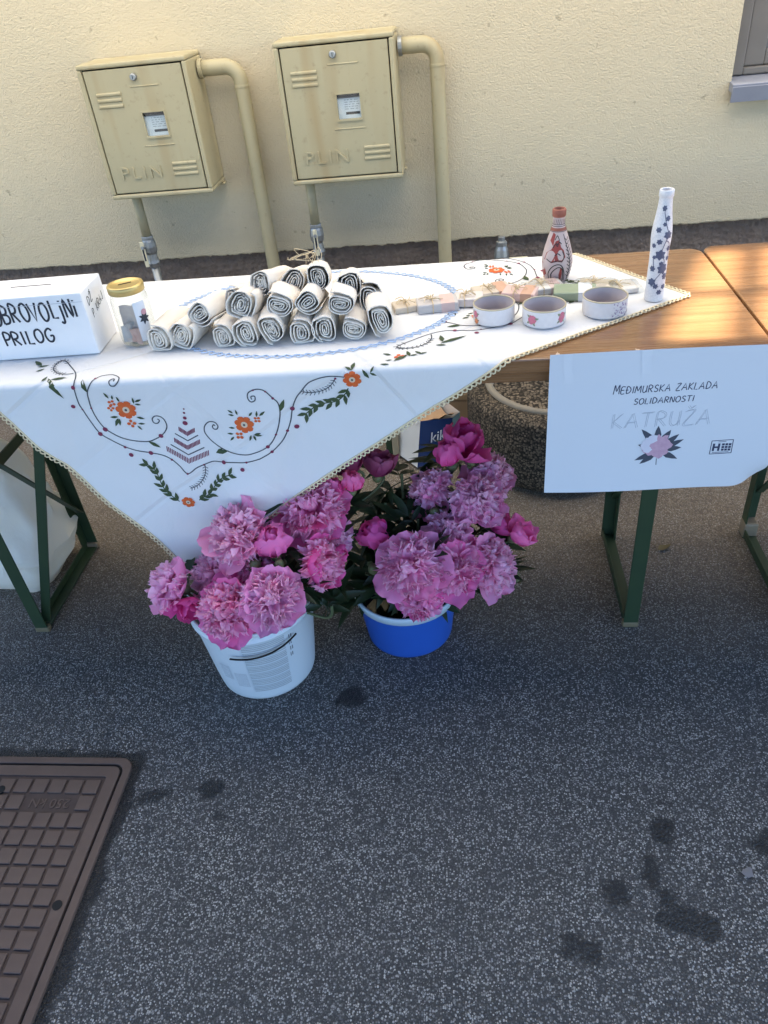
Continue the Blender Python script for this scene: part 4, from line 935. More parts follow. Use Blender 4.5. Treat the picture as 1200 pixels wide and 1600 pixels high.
# ---- red and white painted bottle
def prof_r(prof, z):
    for (r0, z0), (r1, z1) in zip(prof[:-1], prof[1:]):
        if z0 <= z <= z1 and z1 > z0: return r0 + (r1 - r0) * (z - z0) / (z1 - z0)
    return prof[-1][0]
pr = [(.020, 0), (.0245, .002), (.0275, .010), (.0315, .028), (.0325, .040), (.0305, .056), (.0260, .074), (.0205, .092), (.0160, .106), (.0135, .114), (.0125, .118), (.0120, .130), (.0122, .132), (.0140, .134), (.0142, .146), (.0125, .148), (.0100, .148), (.0095, .13)]
t = thing('painted_bottle', 'pear-shaped bottle painted red and white with black lines', 'bottle', (.196, 1.640, ZT))
PB = [(r, z) for r, z in spline(pr[:12], 3)]
bo = MB().lathe(PB + pr[12:13], 40).build('bottle_body', plain('painted_white', (.44, .33, .31), (.52, .43, .41), .45, 60), t, smooth=True)
M_RED = plain('brick_paint', (.24, .03, .025), (.30, .05, .04), .5, 60); M_TERRA = plain('terracotta', (.24, .075, .05), (.30, .105, .07), .6, 60); M_BLK = plain('black_paint', (.02, .018, .02), None, .5)
MB().lathe(pr[12:], 32).build('bottle_lip', M_TERRA, t, smooth=True)
Sb = lambda u, v, l: Vector(((prof_r(PB, v) + .0003 + l) * math.sin(u), -(prof_r(PB, v) + .0003 + l) * math.cos(u), v))
for z0, z1, mt in ((.106, .112, M_TERRA), (.1145, .1155, M_BLK), (.118, .119, M_BLK), (.1045, .1055, M_BLK)):
    MB().lathe([(prof_r(PB, z) + .0005, z) for z in (z0, (z0 + z1) / 2, z1)], 32).build('painted_band', mt, t, smooth=True)
b = MB()
for poly in ([(-1.1, .050), (-.5, .045), (-.1, .048), (.2, .046), (.45, .056), (.35, .070), (.15, .076), (-.0, .09), (-.3, .088), (-.6, .072), (-1.0, .064)], [(-.9, .088), (-.5, .078), (-.4, .1), (-.7, .104)], [(-1.5, .004), (-.9, .003), (-.95, .03), (-1.3, .045), (-1.55, .02)], [(.08, .006), (.2, .006), (.24, .02), (.2, .034), (.1, .034), (.02, .02)]):
    c_ = (sum(p[0] for p in poly) / len(poly), sum(p[1] for p in poly) / len(poly)); patch(b, Sb, c_, [p for p in poly], .0004)
o = b.build('red_paint', M_RED, t); o['kind'] = 'stuff'
b = MB()
for ln in ([(-.9, .052), (-.5, .047), (-.1, .050), (.2, .048), (.35, .058), (.25, .068)], [(-.7, .004), (-.75, .02), (-.45, .036), (-.1, .042), (.2, .038), (.42, .02), (.45, .004)], [(-.5, .004), (-.55, .018), (-.3, .03), (-.0, .036), (.25, .03), (.33, .012), (.33, .004)], [(-.4, .09), (-.2, .098), (0, .09), (-.1, .082), (-.3, .085)], [(-.5, .075), (-.3, .082), (-.15, .078), (0, .086), (.2, .082)], [(.75, .004), (.8, .03), (.75, .06), (.6, .085), (.5, .1)], [(-.3, .06), (-.1, .064), (.1, .06)]):
    q = spline(ln, 6); ribbon(b, lambda u, v, l: Sb(u / .028, v, l), [(u * .028, v) for u, v in q], .0019, .0005)
for k in range(11):
    z = .012 + k * .0075
    ribbon(b, lambda u, v, l: Sb(u / .028, v, l), [(.78 * .028, z), (1.05 * .028, z + .006)], .0015, .0005); ribbon(b, lambda u, v, l: Sb(u / .028, v, l), [(.76 * .028, z), (.55 * .028, z + .006)], .0015, .0005)
for k in range(9): ribbon(b, lambda u, v, l: Sb(u / .014, v, l), [((-1.2 + k * .3) * .014, .1195), ((-1.1 + k * .3) * .014, .129)], .0009, .0005)
o = b.build('black_linework', M_BLK, t); o['kind'] = 'stuff'

# ---- tall white bottle with blue flowers
pw_ = [(.0165, 0), (.0185, .002), (.0182, .02), (.0175, .05), (.0172, .085), (.0178, .105), (.0188, .122), (.0185, .135), (.0165, .152), (.0140, .170), (.0125, .185), (.0122, .195), (.0134, .197), (.0134, .207), (.012, .209), (.0095, .208), (.009, .19)]
t = thing('tall_bottle', 'tall slim white bottle with blue flower decoration at the cloth corner', 'bottle', (.372, 1.498, ZT))
PW = spline(pw_[:12], 3)
tt = NT('crackled_white'); v_ = tt.co(); cw = tt.ramp(tt.vor(v_, 160, 'DISTANCE_TO_EDGE'), [(.0, .55), (.08, 1.)]); mcol = tt.mix(tt.noise(v_, 25, 3), (.60, .60, .63), (.72, .72, .74)); mcol = tt.mix(cw, (.40, .42, .47), mcol)
M_CRK = tt.fin(mcol, .4, tt.bump(cw, .25, .0006))
MB().lathe(PW, 36).build('bottle_body', M_CRK, t, smooth=True); MB().lathe(pw_[11:], 28).build('bottle_lip', M_CRK, t, smooth=True)
Sw = lambda u, v, l: Vector(((prof_r(PW, v) + .0003 + l) * math.sin(u / .018), -(prof_r(PW, v) + .0003 + l) * math.cos(u / .018), v))
M_BLUEP = plain('blue_glaze', (.05, .065, .12), (.10, .12, .20), .4, 120)
for u, v, r in ((.006, .160, .004), (-.010, .140, .004), (-.006, .118, .004), (.014, .104, .004), (-.014, .066, .0045), (.004, .020, .004), (.012, .030, .004), (-.016, .110, .0035), (.002, .076, .0035), (-.004, .178, .0042), (.008, .130, .006), (-.002, .093, .0075), (.006, .066, .008), (.013, .050, .005), (-.012, .040, .006), (-.004, .032, .004), (-.013, .088, .003), (.015, .085, .0035), (.0, .150, .003)):
    b = MB()
    for k in range(6):
        a = k * 1.05 + u * 300; leafshape(b, Sw, (u, v), (u + r * 1.45 * math.cos(a), v + r * 1.45 * math.sin(a)), r * 1.2, .0003)
    b.build('blue_flower', M_BLUEP, t)
b = MB()
for ln in ([(-.012, .03), (-.006, .045), (.004, .06), (.008, .08), (.0, .095), (.004, .115), (.009, .13), (.003, .15), (-.003, .172)], [(.004, .06), (.013, .05)], [(-.002, .093), (-.013, .086), (-.012, .07)], [(.006, .12), (.014, .112), (.016, .09)]): ribbon(b, Sw, spline(ln, 6), .0014, .0004)
o = b.build('blue_stems', M_BLUEP, t); o['kind'] = 'stuff'

# ---- small tied packs
M_KRAFT = plain('kraft_paper', (.54, .46, .36), (.62, .54, .45), .8, 60); M_PALE = plain('pale_wrap', (.60, .55, .52), (.68, .64, .61), .6, 40); M_GRN = plain('green_wrap', (.22, .29, .18), (.32, .36, .27), .5, 40); M_ROSE = plain('rose_wrap', (.58, .40, .36), (.66, .50, .46), .6, 60)
M_ORW = plain('orange_label', (.52, .30, .20), (.58, .38, .28), .6, 50); M_CELLO = mat_glass('cellophane'); M_GREYW = plain('grey_soap', (.46, .43, .42), (.54, .51, .50), .6, 40)
def pack(x, y, z, rz, w_, d_, h_, mt, label, lab_m=None, twine=True, cello=False, tilt=0.0):
    h_ *= .8
    t = thing('gift_pack', label, 'pack', (x, y, z), rz, 'small tied packs'); t.rotation_euler = (0, tilt, rz)
    b = MB(); b.box(-w_ / 2, w_ / 2, -d_ / 2, d_ / 2, 0, h_); b.build('wrapped_block', mt, t, bevel=.003)
    if lab_m:
        b = MB(); b.box(w_ * .08, w_ * .40, -d_ / 2 - .0006, d_ / 2 + .0006, -.0002, h_ + .0006); b.build('paper_band', lab_m, t)
    if twine:
        b = MB(); e = .0013
        b.tube([(-w_ * .12, -d_ / 2 - e, 0), (-w_ * .12, -d_ / 2 - e, h_ + e), (-w_ * .12, d_ / 2 + e, h_ + e), (-w_ * .12, d_ / 2 + e, 0)], .0011, 5)
        for k in range(9):
            a = rnd.uniform(0, 6.3); l = rnd.uniform(.012, .03); c0 = (-w_ * .12, 0, h_ + .002)
            b.tube(spline([c0, (c0[0] + l * .5 * math.cos(a), l * .5 * math.sin(a), h_ + rnd.uniform(.004, .012)), (c0[0] + l * math.cos(a + .4), l * math.sin(a + .4), h_ + rnd.uniform(.001, .008))], 4), .0009, 4)
        b.build('raffia_bow', M_TWINE, t)
    if cello:
        b = MB(); n = 8; vs = []
        for i in range(n + 1):
            for j in range(n + 1):
                u, v = (i / n - .5) * w_ * 1.5, (j / n - .5) * d_ * 1.5; k = max(abs(u) / (w_ * .75), abs(v) / (d_ * .75))
                vs.append((u, v, (h_ + .004) * (1 - max(0, k - .6) / .4 * .8) + .004 * noise.noise(Vector((u * 70, v * 70, x * 50)))))
        b.add(vs, [(i * (n + 1) + j, i * (n + 1) + j + 1, (i + 1) * (n + 1) + j + 1, (i + 1) * (n + 1) + j) for i in range(n) for j in range(n)]); b.build('cellophane', M_CELLO, t)
pack(-.118, 1.520, ZT, .25, .07, .045, .016, M_KRAFT, 'kraft paper pack tied with raffia right behind the last rolled bag')
pack(-.060, 1.512, ZT, .12, .085, .05, .024, M_GREYW, 'grey soap pack with reddish band tied with raffia', M_ROSE)
pack(.005, 1.530, ZT, -.05, .06, .045, .022, M_PALE, 'pale wrapped pack with raffia bow behind the orange and pink tin')
pack(.055, 1.568, ZT, .3, .08, .055, .02, M_KRAFT, 'flat kraft pack with orange band behind the orange and pink tin', M_ORW)
pack(.112, 1.545, ZT, -.3, .07, .05, .022, M_ROSE, 'rose coloured pack with orange band between two tins', M_ORW)
pack(.165, 1.575, ZT, .2, .075, .05, .018, M_PALE, 'pale rose pack in clear wrap in front of the painted bottle', M_ROSE, True, True)
pack(.222, 1.535, ZT, -.12, .085, .055, .022, M_GRN, 'green wrapped pack with a white label by the tins', M_PAPER, False)
pack(.268, 1.565, ZT, -.3, .07, .05, .018, M_KRAFT, 'kraft pack in clear wrap beside the green one', None, True, True)
pack(.318, 1.555, ZT, .15, .06, .05, .014, M_PALE, 'pale pack in crumpled clear wrap nearest the tall white bottle', None, True, True)

# ---- paper sign taped to the table front
sg = thing('paper_sign', 'large white paper sign with printed peony taped to the table front', 'sign', (.145, 1.254, .48))
SW, SH = .42, .300
def SS(u, v, l=0.0):
    k = max(0, (u - .35) / .07) * max(0, (.07 - v) / .07); k = min(k, 1)
    y = 1.2515 - .006 * math.sin(PI * min(1, max(0, v / SH))) * (.4 + .6 * u / SW) - .004 * math.sin(u * 14) * (1 - v / SH) + .035 * k * k
    return Vector((.145 + u - .012 * k * k, y - l, .4815 + v + .012 * k * k + .001 * math.sin(u * 9)))
b = MB(); nu, nv = 44, 32; vs = [SS(SW * i / nu, SH * j / nv) for i in range(nu + 1) for j in range(nv + 1)]
b.add(vs, [(i * (nv + 1) + j, (i + 1) * (nv + 1) + j, (i + 1) * (nv + 1) + j + 1, i * (nv + 1) + j + 1) for i in range(nu) for j in range(nv)])
def at_s(o): o.location = (-.145, -1.254, -.48); return o
pap = at_s(b.build('paper', M_PAPER, sg, smooth=True))
M_SINK = plain('navy_print', (.035, .045, .09), None, .6); M_GINK = plain('pale_grey_print', (.40, .43, .49), None, .6)
X0 = .145
b = MB(); lettering(b, SS, 'MEĐIMURSKA ZAKLADA', .260 - X0, .217, .180, .0135, .0017, .0004, .01, .12, .35, rise=.02); b.build('printed_line', M_SINK, pap)
b = MB(); lettering(b, SS, 'SOLIDARNOSTI', .298 - X0, .1945, .105, .0115, .0017, .0004, .01, .12, rise=.02); b.build('printed_line', M_SINK, pap)
b = MB(); lettering(b, SS, 'KATRUŽA', .262 - X0, .146, .175, .030, .0010, .0004, .0, .06, rise=.01, double=.0014); b.build('outlined_title', M_GINK, pap)
b = MB()
for ax, ay, bx_, by_ in ((.350, .112, .348, .148), (.346, .11, .318, .142), (.356, .11, .372, .138), (.36, .102, .388, .128), (.36, .097, .398, .116), (.35, .09, .312, .073), (.352, .088, .322, .064), (.358, .09, .392, .072), (.345, .1, .315, .108), (.362, .095, .396, .098)):
    leafshape(b, SS, (ax - X0, ay), (bx_ - X0, by_), .013, .0004)
ribbon(b, SS, [(.353 - X0, .075), (.354 - X0, .060)], .0014, .0004); b.build('printed_leaf', plain('print_leaf', (.045, .055, .08), (.07, .08, .11), .6, 90), pap)
b = MB()
for k in range(26):
    a = k * 2.4; d = .0215 * math.sqrt(k / 26); disc(b, SS, (.352 - X0 + d * math.cos(a), .103 + d * math.sin(a) * .95), .0075, .0006 + .00002 * k, 8, 0, .3)
b.build('printed_flower', plain('print_rose', (.62, .42, .50), (.40, .22, .32), .6, 130), pap)
b = MB()
for k in range(9):
    a = 1.6 + k * .28; disc(b, SS, (.343 - X0 + .014 * math.cos(a), .106 + .014 * math.sin(a)), .008, .0013, 8, 0, .3)
b.build('printed_petal', plain('print_pale', (.60, .60, .68), (.66, .62, .70), .6, 90), pap)
lx, ly = .450 - X0, .0795; b = MB()
for a_, c_ in (((0, 0), (.039, .002)), ((.039, .002), (.038, .032)), ((.038, .032), (.0, .030)), ((0, .030), (0, 0))): ribbon(b, SS, [(lx + a_[0], ly + a_[1]), (lx + c_[0], ly + c_[1])], .0015, .0004)
ribbon(b, SS, [(lx + .005, ly + .007), (lx + .005, ly + .024)], .004, .0004); ribbon(b, SS, [(lx + .0145, ly + .007), (lx + .0145, ly + .024)], .004, .0004); ribbon(b, SS, [(lx + .005, ly + .0155), (lx + .0145, ly + .0155)], .004, .0005)
for i in range(3):
    for j in range(3): ribbon(b, SS, [(lx + .0195 + i * .006, ly + .0095 + j * .006), (lx + .0242 + i * .006, ly + .0095 + j * .006)], .0048, .0004)
ribbon(b, SS, [(lx + .012, ly + .0275), (lx + .026, ly + .028)], .0011, .0004); ribbon(b, SS, [(lx + .004, ly + .0035), (lx + .034, ly + .0045)], .0012, .0004); b.build('printed_emblem', M_SINK, pap)
M_TAPE = plain('clear_tape', (.66, .69, .74), None, .25)
for u0, u1, v0 in ((.024, .040, .243), (.158, .176, .255)):
    b = MB(); vs = [SS(u0 + (u1 - u0) * i / 2 + (.003 if j < 2 else 0), v0 + (SH - v0) * j / 4, .0006) for i in range(3) for j in range(5)]
    b.add(vs, [(i * 5 + j, i * 5 + 5 + j, i * 5 + 6 + j, i * 5 + 1 + j) for i in range(2) for j in range(4)]); b.build('tape_strip', M_TAPE, pap)
for x, rz in ((.160, .1), (.303, .5)):
    b = MB(); vs = []
    for i in range(5): vs += [(-.006 + .002 * i, .004 * i, .0005 + .0009 * (i % 2)), (.007 - .001 * i, .004 * i + .001, .0006 + .0012 * ((i + 1) % 2))]
    b.add(vs, [(2 * i, 2 * i + 1, 2 * i + 3, 2 * i + 2) for i in range(4)]); o = b.build('tape_end', plain('tape_beige', (.66, .50, .38), None, .4), sg); o.location = (x - .145, TF + .003 - 1.254, TZ_ + .0008 - .48); o.rotation_euler = (0, 0, rz)

# ================================================================== UNDER THE TABLE
# ---- white carrier bag, left
wb = thing('white_carrier_bag', 'large white plastic carrier bag standing behind the table legs', 'bag', (-1.38, 1.60, 0), math.radians(-4))
M_BAG = mat_cloth('white_plastic', (.86, .83, .75), bump=.6, trans=.3)
b = MB(); secs = [(.0, .165, .085, 0), (.02, .172, .095, 0), (.12, .20, .125, .012), (.22, .185, .10, .01), (.36, .175, .075, .0), (.46, .165, .04, -.012), (.52, .16, .018, -.02)]
n = 60; vs = []
def sec_at(z):
    for a_, c_ in zip(secs[:-1], secs[1:]):
        if a_[0] <= z <= c_[0]:
            u = (z - a_[0]) / (c_[0] - a_[0]); return [p + (q - p) * u for p, q in zip(a_, c_)]
    return secs[-1]
secs = [tuple(sec_at(.52 * i / 26)) for i in range(27)]
for z, hx, hy, sh in secs:
    for i in range(n):
        a = 2 * PI * i / n; c_, s_ = math.cos(a), math.sin(a); p = .35
        x = hx * math.copysign(abs(c_) ** p, c_); y = hy * math.copysign(abs(s_) ** p, s_)
        x += .012 * noise.noise(Vector((x * 20, y * 20, z * 14)));  y += .016 * noise.noise(Vector((x * 14, y * 20, z * 12 + 3)))
        rg = abs(noise.noise(Vector((x * 11 + z * 5, y * 11, z * 9)))); rg2 = abs(noise.noise(Vector((x * 26, y * 26 + z * 8, z * 18 + 7)))); wr = min(1, z / .04); x += c_ * (.02 * rg + .010 * rg2) * wr; y += s_ * (.022 * rg + .012 * rg2) * wr
        if abs(c_) > .8: x += .02 * math.sin(z * 7) * math.copysign(1, c_) * (1 - abs(y) / (hy + .001))
        vs.append((x + sh, y + sh, z))
fs = [(k * n + i, k * n + (i + 1) % n, (k + 1) * n + (i + 1) % n, (k + 1) * n + i) for k in range(len(secs) - 1) for i in range(n)] + [tuple(range(n - 1, -1, -1))]
b.add(vs, fs); smooth_angle(b.build('bag_body', M_BAG, wb), 22)
b = MB()
for sx in (0,): b.tube(spline([(-.06, -.03, .51), (-.05, -.05, .58), (.01, -.06, .60), (.06, -.05, .57), (.07, -.02, .51)], 6), .004, 6)
b.build('bag_handle', M_BAG, wb, smooth=True)
b = MB(); vs = []
for i in range(8):
    for j in range(5): u, v = i / 7, j / 4; vs.append((-.12 + .20 * u, -.085 - .03 * math.sin(PI * v) - .012 * math.sin(u * 5), .30 + .12 * v - .05 * u * (1 - v)))
b.add(vs, [(i * 5 + j, i * 5 + 5 + j, i * 5 + 6 + j, i * 5 + 1 + j) for i in range(7) for j in range(4)]); b.build('bag_flap', M_BAG, wb, smooth=True)

# ---- blue and white paper bag by the wall
kb = thing('paper_bag', 'blue and white paper bag with white lettering slumped behind the flowers', 'bag', (-.150, 2.17, 0), math.radians(38)); kb.rotation_euler = (math.radians(0), math.radians(8), math.radians(38))
M_BLB = plain('blue_print_paper', (.015, .035, .13), (.02, .05, .16), .5, 20, .2, 40); M_WHB = plain('white_paper_bag', (.55, .53, .50), (.62, .60, .57), .6, 20, .3, 40); M_BRB = plain('brown_paper', (.36, .23, .14), (.44, .29, .18), .8, 25, .5, 50); M_TEAL = plain('teal_print', (.16, .34, .40), (.35, .45, .46), .5, 30)
hw, hd, hh = .085, .07, .165
for nm, mt, q in (('front_panel', M_BLB, [(-hw, -hd, 0), (hw * .55, -hd, 0), (hw * .5, -hd - .006, hh * .92), (-hw * .95, -hd + .004, hh)]), ('print_stripe', M_TEAL, [(hw * .55, -hd, 0), (hw, -hd, 0), (hw * .9, -hd, hh * .98), (hw * .5, -hd - .006, hh * .92)]),
                  ('side_panel', M_WHB, [(-hw, hd, 0), (-hw, -hd, 0), (-hw * .95, -hd + .004, hh), (-hw * 1.05, hd, hh * .9)]), ('back_panel', M_BRB, [(hw, hd, 0), (-hw, hd, 0), (-hw * 1.05, hd, hh * .9), (hw, hd * .9, hh * 1.02)]), ('far_side_panel', M_WHB, [(hw, -hd, 0), (hw, hd, 0), (hw, hd * .9, hh * 1.02), (hw * .9, -hd, hh * .98)])):
    b = MB(); n = 6; vs = []
    for i in range(n + 1):
        for j in range(n + 1):
            u, v = i / n, j / n; p = (Vector(q[0]) * (1 - u) + Vector(q[1]) * u) * (1 - v) + (Vector(q[3]) * (1 - u) + Vector(q[2]) * u) * v
            ed = math.sin(PI * u) * math.sin(PI * v); vs.append(p + Vector((noise.noise(p * 18), noise.noise(p * 18 + Vector((5, 0, 0))), 0)) * .012 * ed)
    b.add(vs, [(i * (n + 1) + j, (i + 1) * (n + 1) + j, (i + 1) * (n + 1) + j + 1, i * (n + 1) + j + 1) for i in range(n) for j in range(n)]); o = b.build(nm, mt, kb, smooth=True)
    if nm == 'front_panel': inst('white_lettering', text_mesh('kik', .052, .0005, plain('white_print', (.70, .72, .76), None, .6), 'white_lettering'), o, (-.014, -hd - .007, hh * .60), (PI / 2, 0, 0))
b = MB(); n = 8; vs = []
for i in range(n + 1):
    for j in range(n + 1): u, v = i / n, j / n; vs.append((-hw * .98 + 1.86 * hw * u, -hd + .006 + (2 * hd - .01) * v, hh * .97 - .03 * math.sin(PI * v) + .012 * noise.noise(Vector((u * 5, v * 5, 2)))))
b.add(vs, [(i * (n + 1) + j, (i + 1) * (n + 1) + j, (i + 1) * (n + 1) + j + 1, i * (n + 1) + j + 1) for i in range(n) for j in range(n)]); b.build('crumpled_paper', M_BRB, kb, smooth=True)
t = thing('green_packet', 'small yellow green packet lying on a carton behind the paper bag', 'packet', (-.06, 2.40, .20), .3)
b = MB(); b.box(-.05, .05, -.03, .03, 0, .03); b.build('packet_body', plain('lime_print', (.34, .42, .08), (.28, .36, .06), .5, 20), t, bevel=.006)
b = MB(); b.box(-.05, -.048 + .02, -.0305, .0305, -.0003, .0305); b.build('packet_end', plain('dark_print', (.06, .07, .08), None, .5), t)
t = thing('cardboard_carton', 'brown cardboard carton on the ground against the plinth', 'carton', (-.10, 2.46, 0), .08)
M_CARD = plain('cardboard', (.34, .24, .15), (.40, .29, .18), .85, 30, .2, 60)
b = MB(); b.box(-.20, .10, -.10, .09, 0, .20); b.build('carton_body', M_CARD, t, bevel=.003)
b = MB(); b.box(-.2, .1, -.102, -.1003, .09, .112); b.build('packing_tape', plain('carton_tape', (.42, .31, .19), None, .35), t)

t = thing('bench_leg', 'dark green steel leg with worn foot standing behind the table near the flowers', 'leg', (-.262, 2.15, 0))
b = MB(); b.box(-.018, .018, -.002, .002, .0, .52); b.box(-.018, -.014, .002, .034, .0, .52); b.build('steel_post', M_GREEN, t, bevel=.001)
b = MB(); b.box(.004, .026, -.012, .014, 0, .10); b.build('worn_foot', plain('worn_foot', (.30, .24, .16), (.36, .3, .2), .7, 50), t, bevel=.004)
# fallen leaf and specks
b = MB(); vs = [(0, 0, .004), (.012, .008, .009), (.028, .004, .005), (.036, -.004, .012), (.02, -.010, .008), (.008, -.008, .005), (.018, 0, .003)]
b.add(vs, [(0, 6, 1), (1, 6, 2), (2, 6, 3), (3, 6, 4), (4, 6, 5), (5, 6, 0)]); o = tag(b.build('fallen_leaf', plain('dry_leaf', (.16, .12, .05), (.10, .08, .04), .8, 60), smooth=True), 'curled dry leaf on the asphalt beyond the middle table leg', 'leaf'); o.location = (.50, 1.63, .001); o.rotation_euler = (0, 0, .5); o.scale = (1.2, 1.2, 1)
for i, (x, y, s, lab) in enumerate(((-1.00, 1.352, .5, 'tiny white scrap of paper on the asphalt beside the table foot'), (.475, .735, .9, 'small pale grey disc of chewing gum flattened on the asphalt'))):
    b = MB(); disc(b, lambda u, v, l: Vector((u, v, l)), (0, 0), .011 * s, .0022, 10, .001, .25); o = tag(b.build('litter_scrap', plain('pale_scrap', (.15, .15, .16), None, .7)), lab, 'litter'); o.location = (x, y, .0005)

# ================================================================== BUCKETS AND PEONIES
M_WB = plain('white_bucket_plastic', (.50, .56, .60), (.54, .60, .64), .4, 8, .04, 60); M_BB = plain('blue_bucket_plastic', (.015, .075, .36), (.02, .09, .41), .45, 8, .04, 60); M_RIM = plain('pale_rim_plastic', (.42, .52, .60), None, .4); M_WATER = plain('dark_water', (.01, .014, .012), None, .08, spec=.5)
WBX, WBY = -.508, 1.236
t = thing('white_bucket', 'white plastic bucket with black printed label full of pink peonies', 'bucket', (WBX, WBY, 0), math.radians(4))
def rw(z): return .117 + (.141 - .117) * z / .235
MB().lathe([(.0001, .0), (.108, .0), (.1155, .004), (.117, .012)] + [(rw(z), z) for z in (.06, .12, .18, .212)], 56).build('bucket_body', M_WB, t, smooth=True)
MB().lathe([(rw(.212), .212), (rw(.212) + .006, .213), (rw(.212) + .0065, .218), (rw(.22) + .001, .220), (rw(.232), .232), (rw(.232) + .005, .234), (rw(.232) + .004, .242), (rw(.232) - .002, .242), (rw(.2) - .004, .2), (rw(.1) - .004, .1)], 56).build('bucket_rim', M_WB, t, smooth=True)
MB().lathe([(.0001, .14), (rw(.14) - .005, .14)], 40).build('water', M_WATER, t)
def label_patch(a0, a1, z0, z1, mt, off, name):
    b = MB(); n = 18; vs = []; uv = []
    for i in range(n + 1):
        for j in range(5):
            a = a0 + (a1 - a0) * i / n; z = z0 + (z1 - z0) * j / 4; r = rw(z) + off; vs.append((r * math.sin(a), -r * math.cos(a), z)); uv.append((i / n + .001, j / 4 + .001))
    b.add(vs, [(i * 5 + j, i * 5 + 5 + j, i * 5 + 6 + j, i * 5 + 1 + j) for i in range(n) for j in range(4)], uv=uv); return b.build(name, mt, t, smooth=True)
label_patch(-.88, -.08, .038, .205, plain('label_white', (.53, .58, .62), (.55, .6, .64), .35, 6), .0006, 'label')
M_PR1 = mat_print('black_fine_print', (.52, .58, .62), (.03, .035, .045), 17, 9); M_PR2 = mat_print('grey_fine_print', (.53, .58, .62), (.20, .23, .27), 11, 22)
for k in range(7): label_patch(-.06, .66, .036 + k * .0245, .0565 + k * .0245, mat_print('black_fine_print', (.52, .58, .62), (.025, .03, .04), 3.6, 34 + 5 * (k % 3)), .0006, 'print_block')
label_patch(-.62, -.42, .075, .125, M_PR2, .0012, 'print_column'); label_patch(-.36, -.12, .055, .105, M_PR2, .0012, 'print_column'); label_patch(.73, .80, .12, .20, mat_print('black_bars', (.52, .58, .62), (.025, .03, .04), 4, 1.5), .0006, 'print_block')
b = MB(); b.tube([((rw(.165) + .012) * math.sin(a), -(rw(.165) + .012) * math.cos(a), .172 + .012 * math.cos(a * 1.7) * 0 + .03 * max(0, a) ** 2) for a in (-.25 + 1.1 * i / 20 for i in range(21))], .0022, 6); b.build('wire_handle', M_BLACK, t, smooth=True)

BBX, BBY = -.163, 1.352
t = thing('blue_bucket', 'blue plastic bucket with pale rim full of lilac and pink peonies', 'bucket', (BBX, BBY, 0), math.radians(-10))
MB().lathe([(.0001, 0), (.098, 0), (.1055, .004), (.107, .012), (.115, .08), (.1215, .135)], 56).build('bucket_body', M_BB, t, smooth=True)
MB().lathe([(.1215, .132), (.1275, .134), (.1285, .150), (.1275, .154), (.1235, .154), (.119, .146)], 56).build('bucket_rim', M_RIM, t, smooth=True)
MB().lathe([(.119, .148), (.112, .08), (.106, .02)], 56).build('bucket_inside', M_BB, t, smooth=True)
MB().lathe([(.0001, .09), (.112, .09)], 40).build('water', M_WATER, t)

# ---- petals
def petal(b, L, W, e0, e1, cup, ruf, az, base=(0, 0, 0), nu=4, nv=5, ragged=0.0, r0=0.0, rr=rnd, t0=0.0, wide=.62, tmax=1.0):
    """one petal: leaves base at azimuth az, rising from elevation e0 to e1 along its length"""
    ca, sa = math.cos(az), math.sin(az); px, pz = r0, 0.0; rows = []; ph = rr.random() * 6
    for j in range(nv + 1):
        t_ = j / nv; e = e0 + (e1 - e0) * t_
        if j: px += L / nv * math.cos(e); pz += L / nv * math.sin(e)
        wv = W * (math.sin(PI * min(1, (t_ * wide + .10))) ** .8) * (1 if t_ < .8 else 1 - .35 * (t_ - .8) / .2)
        for i in range(nu + 1):
            s = i / nu * 2 - 1; lat = s * wv / 2; nd = cup * W * s * s * .5 + ruf * W * math.sin(3.1 * s + ph) * t_ * t_ + ruf * .6 * W * math.sin(7 * s + ph * 2) * t_ ** 3
            ex = (rr.uniform(-1, 1) * ragged * L if j == nv else 0) - (.10 * L * s * s if j == nv else 0)
            x = px + math.cos(e) * ex - math.sin(e) * nd; z = pz + math.sin(e) * ex + math.cos(e) * nd; y = lat
            rows.append((base[0] + x * ca - y * sa, base[1] + x * sa + y * ca, base[2] + z))
    col = [tmax * max(0.0, min(1.0, t0 + (1 - t0) * (j / nv) ** 1.1)) for j in range(nv + 1) for i in range(nu + 1)]
    k = nu + 1
    b.add(rows, [(j * k + i, j * k + i + 1, (j + 1) * k + i + 1, (j + 1) * k + i) for j in range(nv) for i in range(nu)], c=col)

def pom(seed, r, n, th_max, flat=1.0):
    """the ruffled heart of a double peony"""
    rr = random.Random(seed); b = MB(); g_ = PI * (3 - math.sqrt(5))
    for k in range(n):
        c_ = 1 - (1 - math.cos(th_max)) * (k + .5) / n; th = math.acos(c_) + rr.uniform(-.12, .12); az = k * g_ + rr.uniform(-.25, .25); el = PI / 2 - th
        L = r * rr.uniform(.80, .98); b0 = r * .12
        petal(b, L, r * rr.uniform(.28, .46), el - .15, el + rr.choice((-1, -1, 1)) * rr.uniform(.5, 1.35), rr.uniform(.1, .5), .30, az, (0, 0, -.1 * r), 5, 5, .10, b0 * math.cos(el), rr, 0.0, .72)
    return b.mesh('ruffled_petals', M_PET, True)
def one_petal(seed, L, W, e0, e1, cup, ruf, wide=.62):
    rr = random.Random(seed); b = MB(); petal(b, L, W, e0, e1, cup, ruf, 0, (0, 0, 0), 6, 7, .04, .004, rr, .1, wide, tmax=.22); return b.mesh('petal', M_PET, True)
POM = [pom(s, .061, 165, 1.75) for s in (1, 2, 3)]
TUFT = [pom(s, .052, 110, 1.1) for s in (11, 12)]
GUARD = [one_petal(s, .074, .064, a, c_, .24, .10) for s, a, c_ in ((1, .1, .5), (2, -.1, .35), (3, .25, .8))]
CUPP = [one_petal(s, .072, .058, a, c_, .42, .07, .66) for s, a, c_ in ((5, .55, 1.75), (6, .4, 1.5), (7, .7, 1.9))]
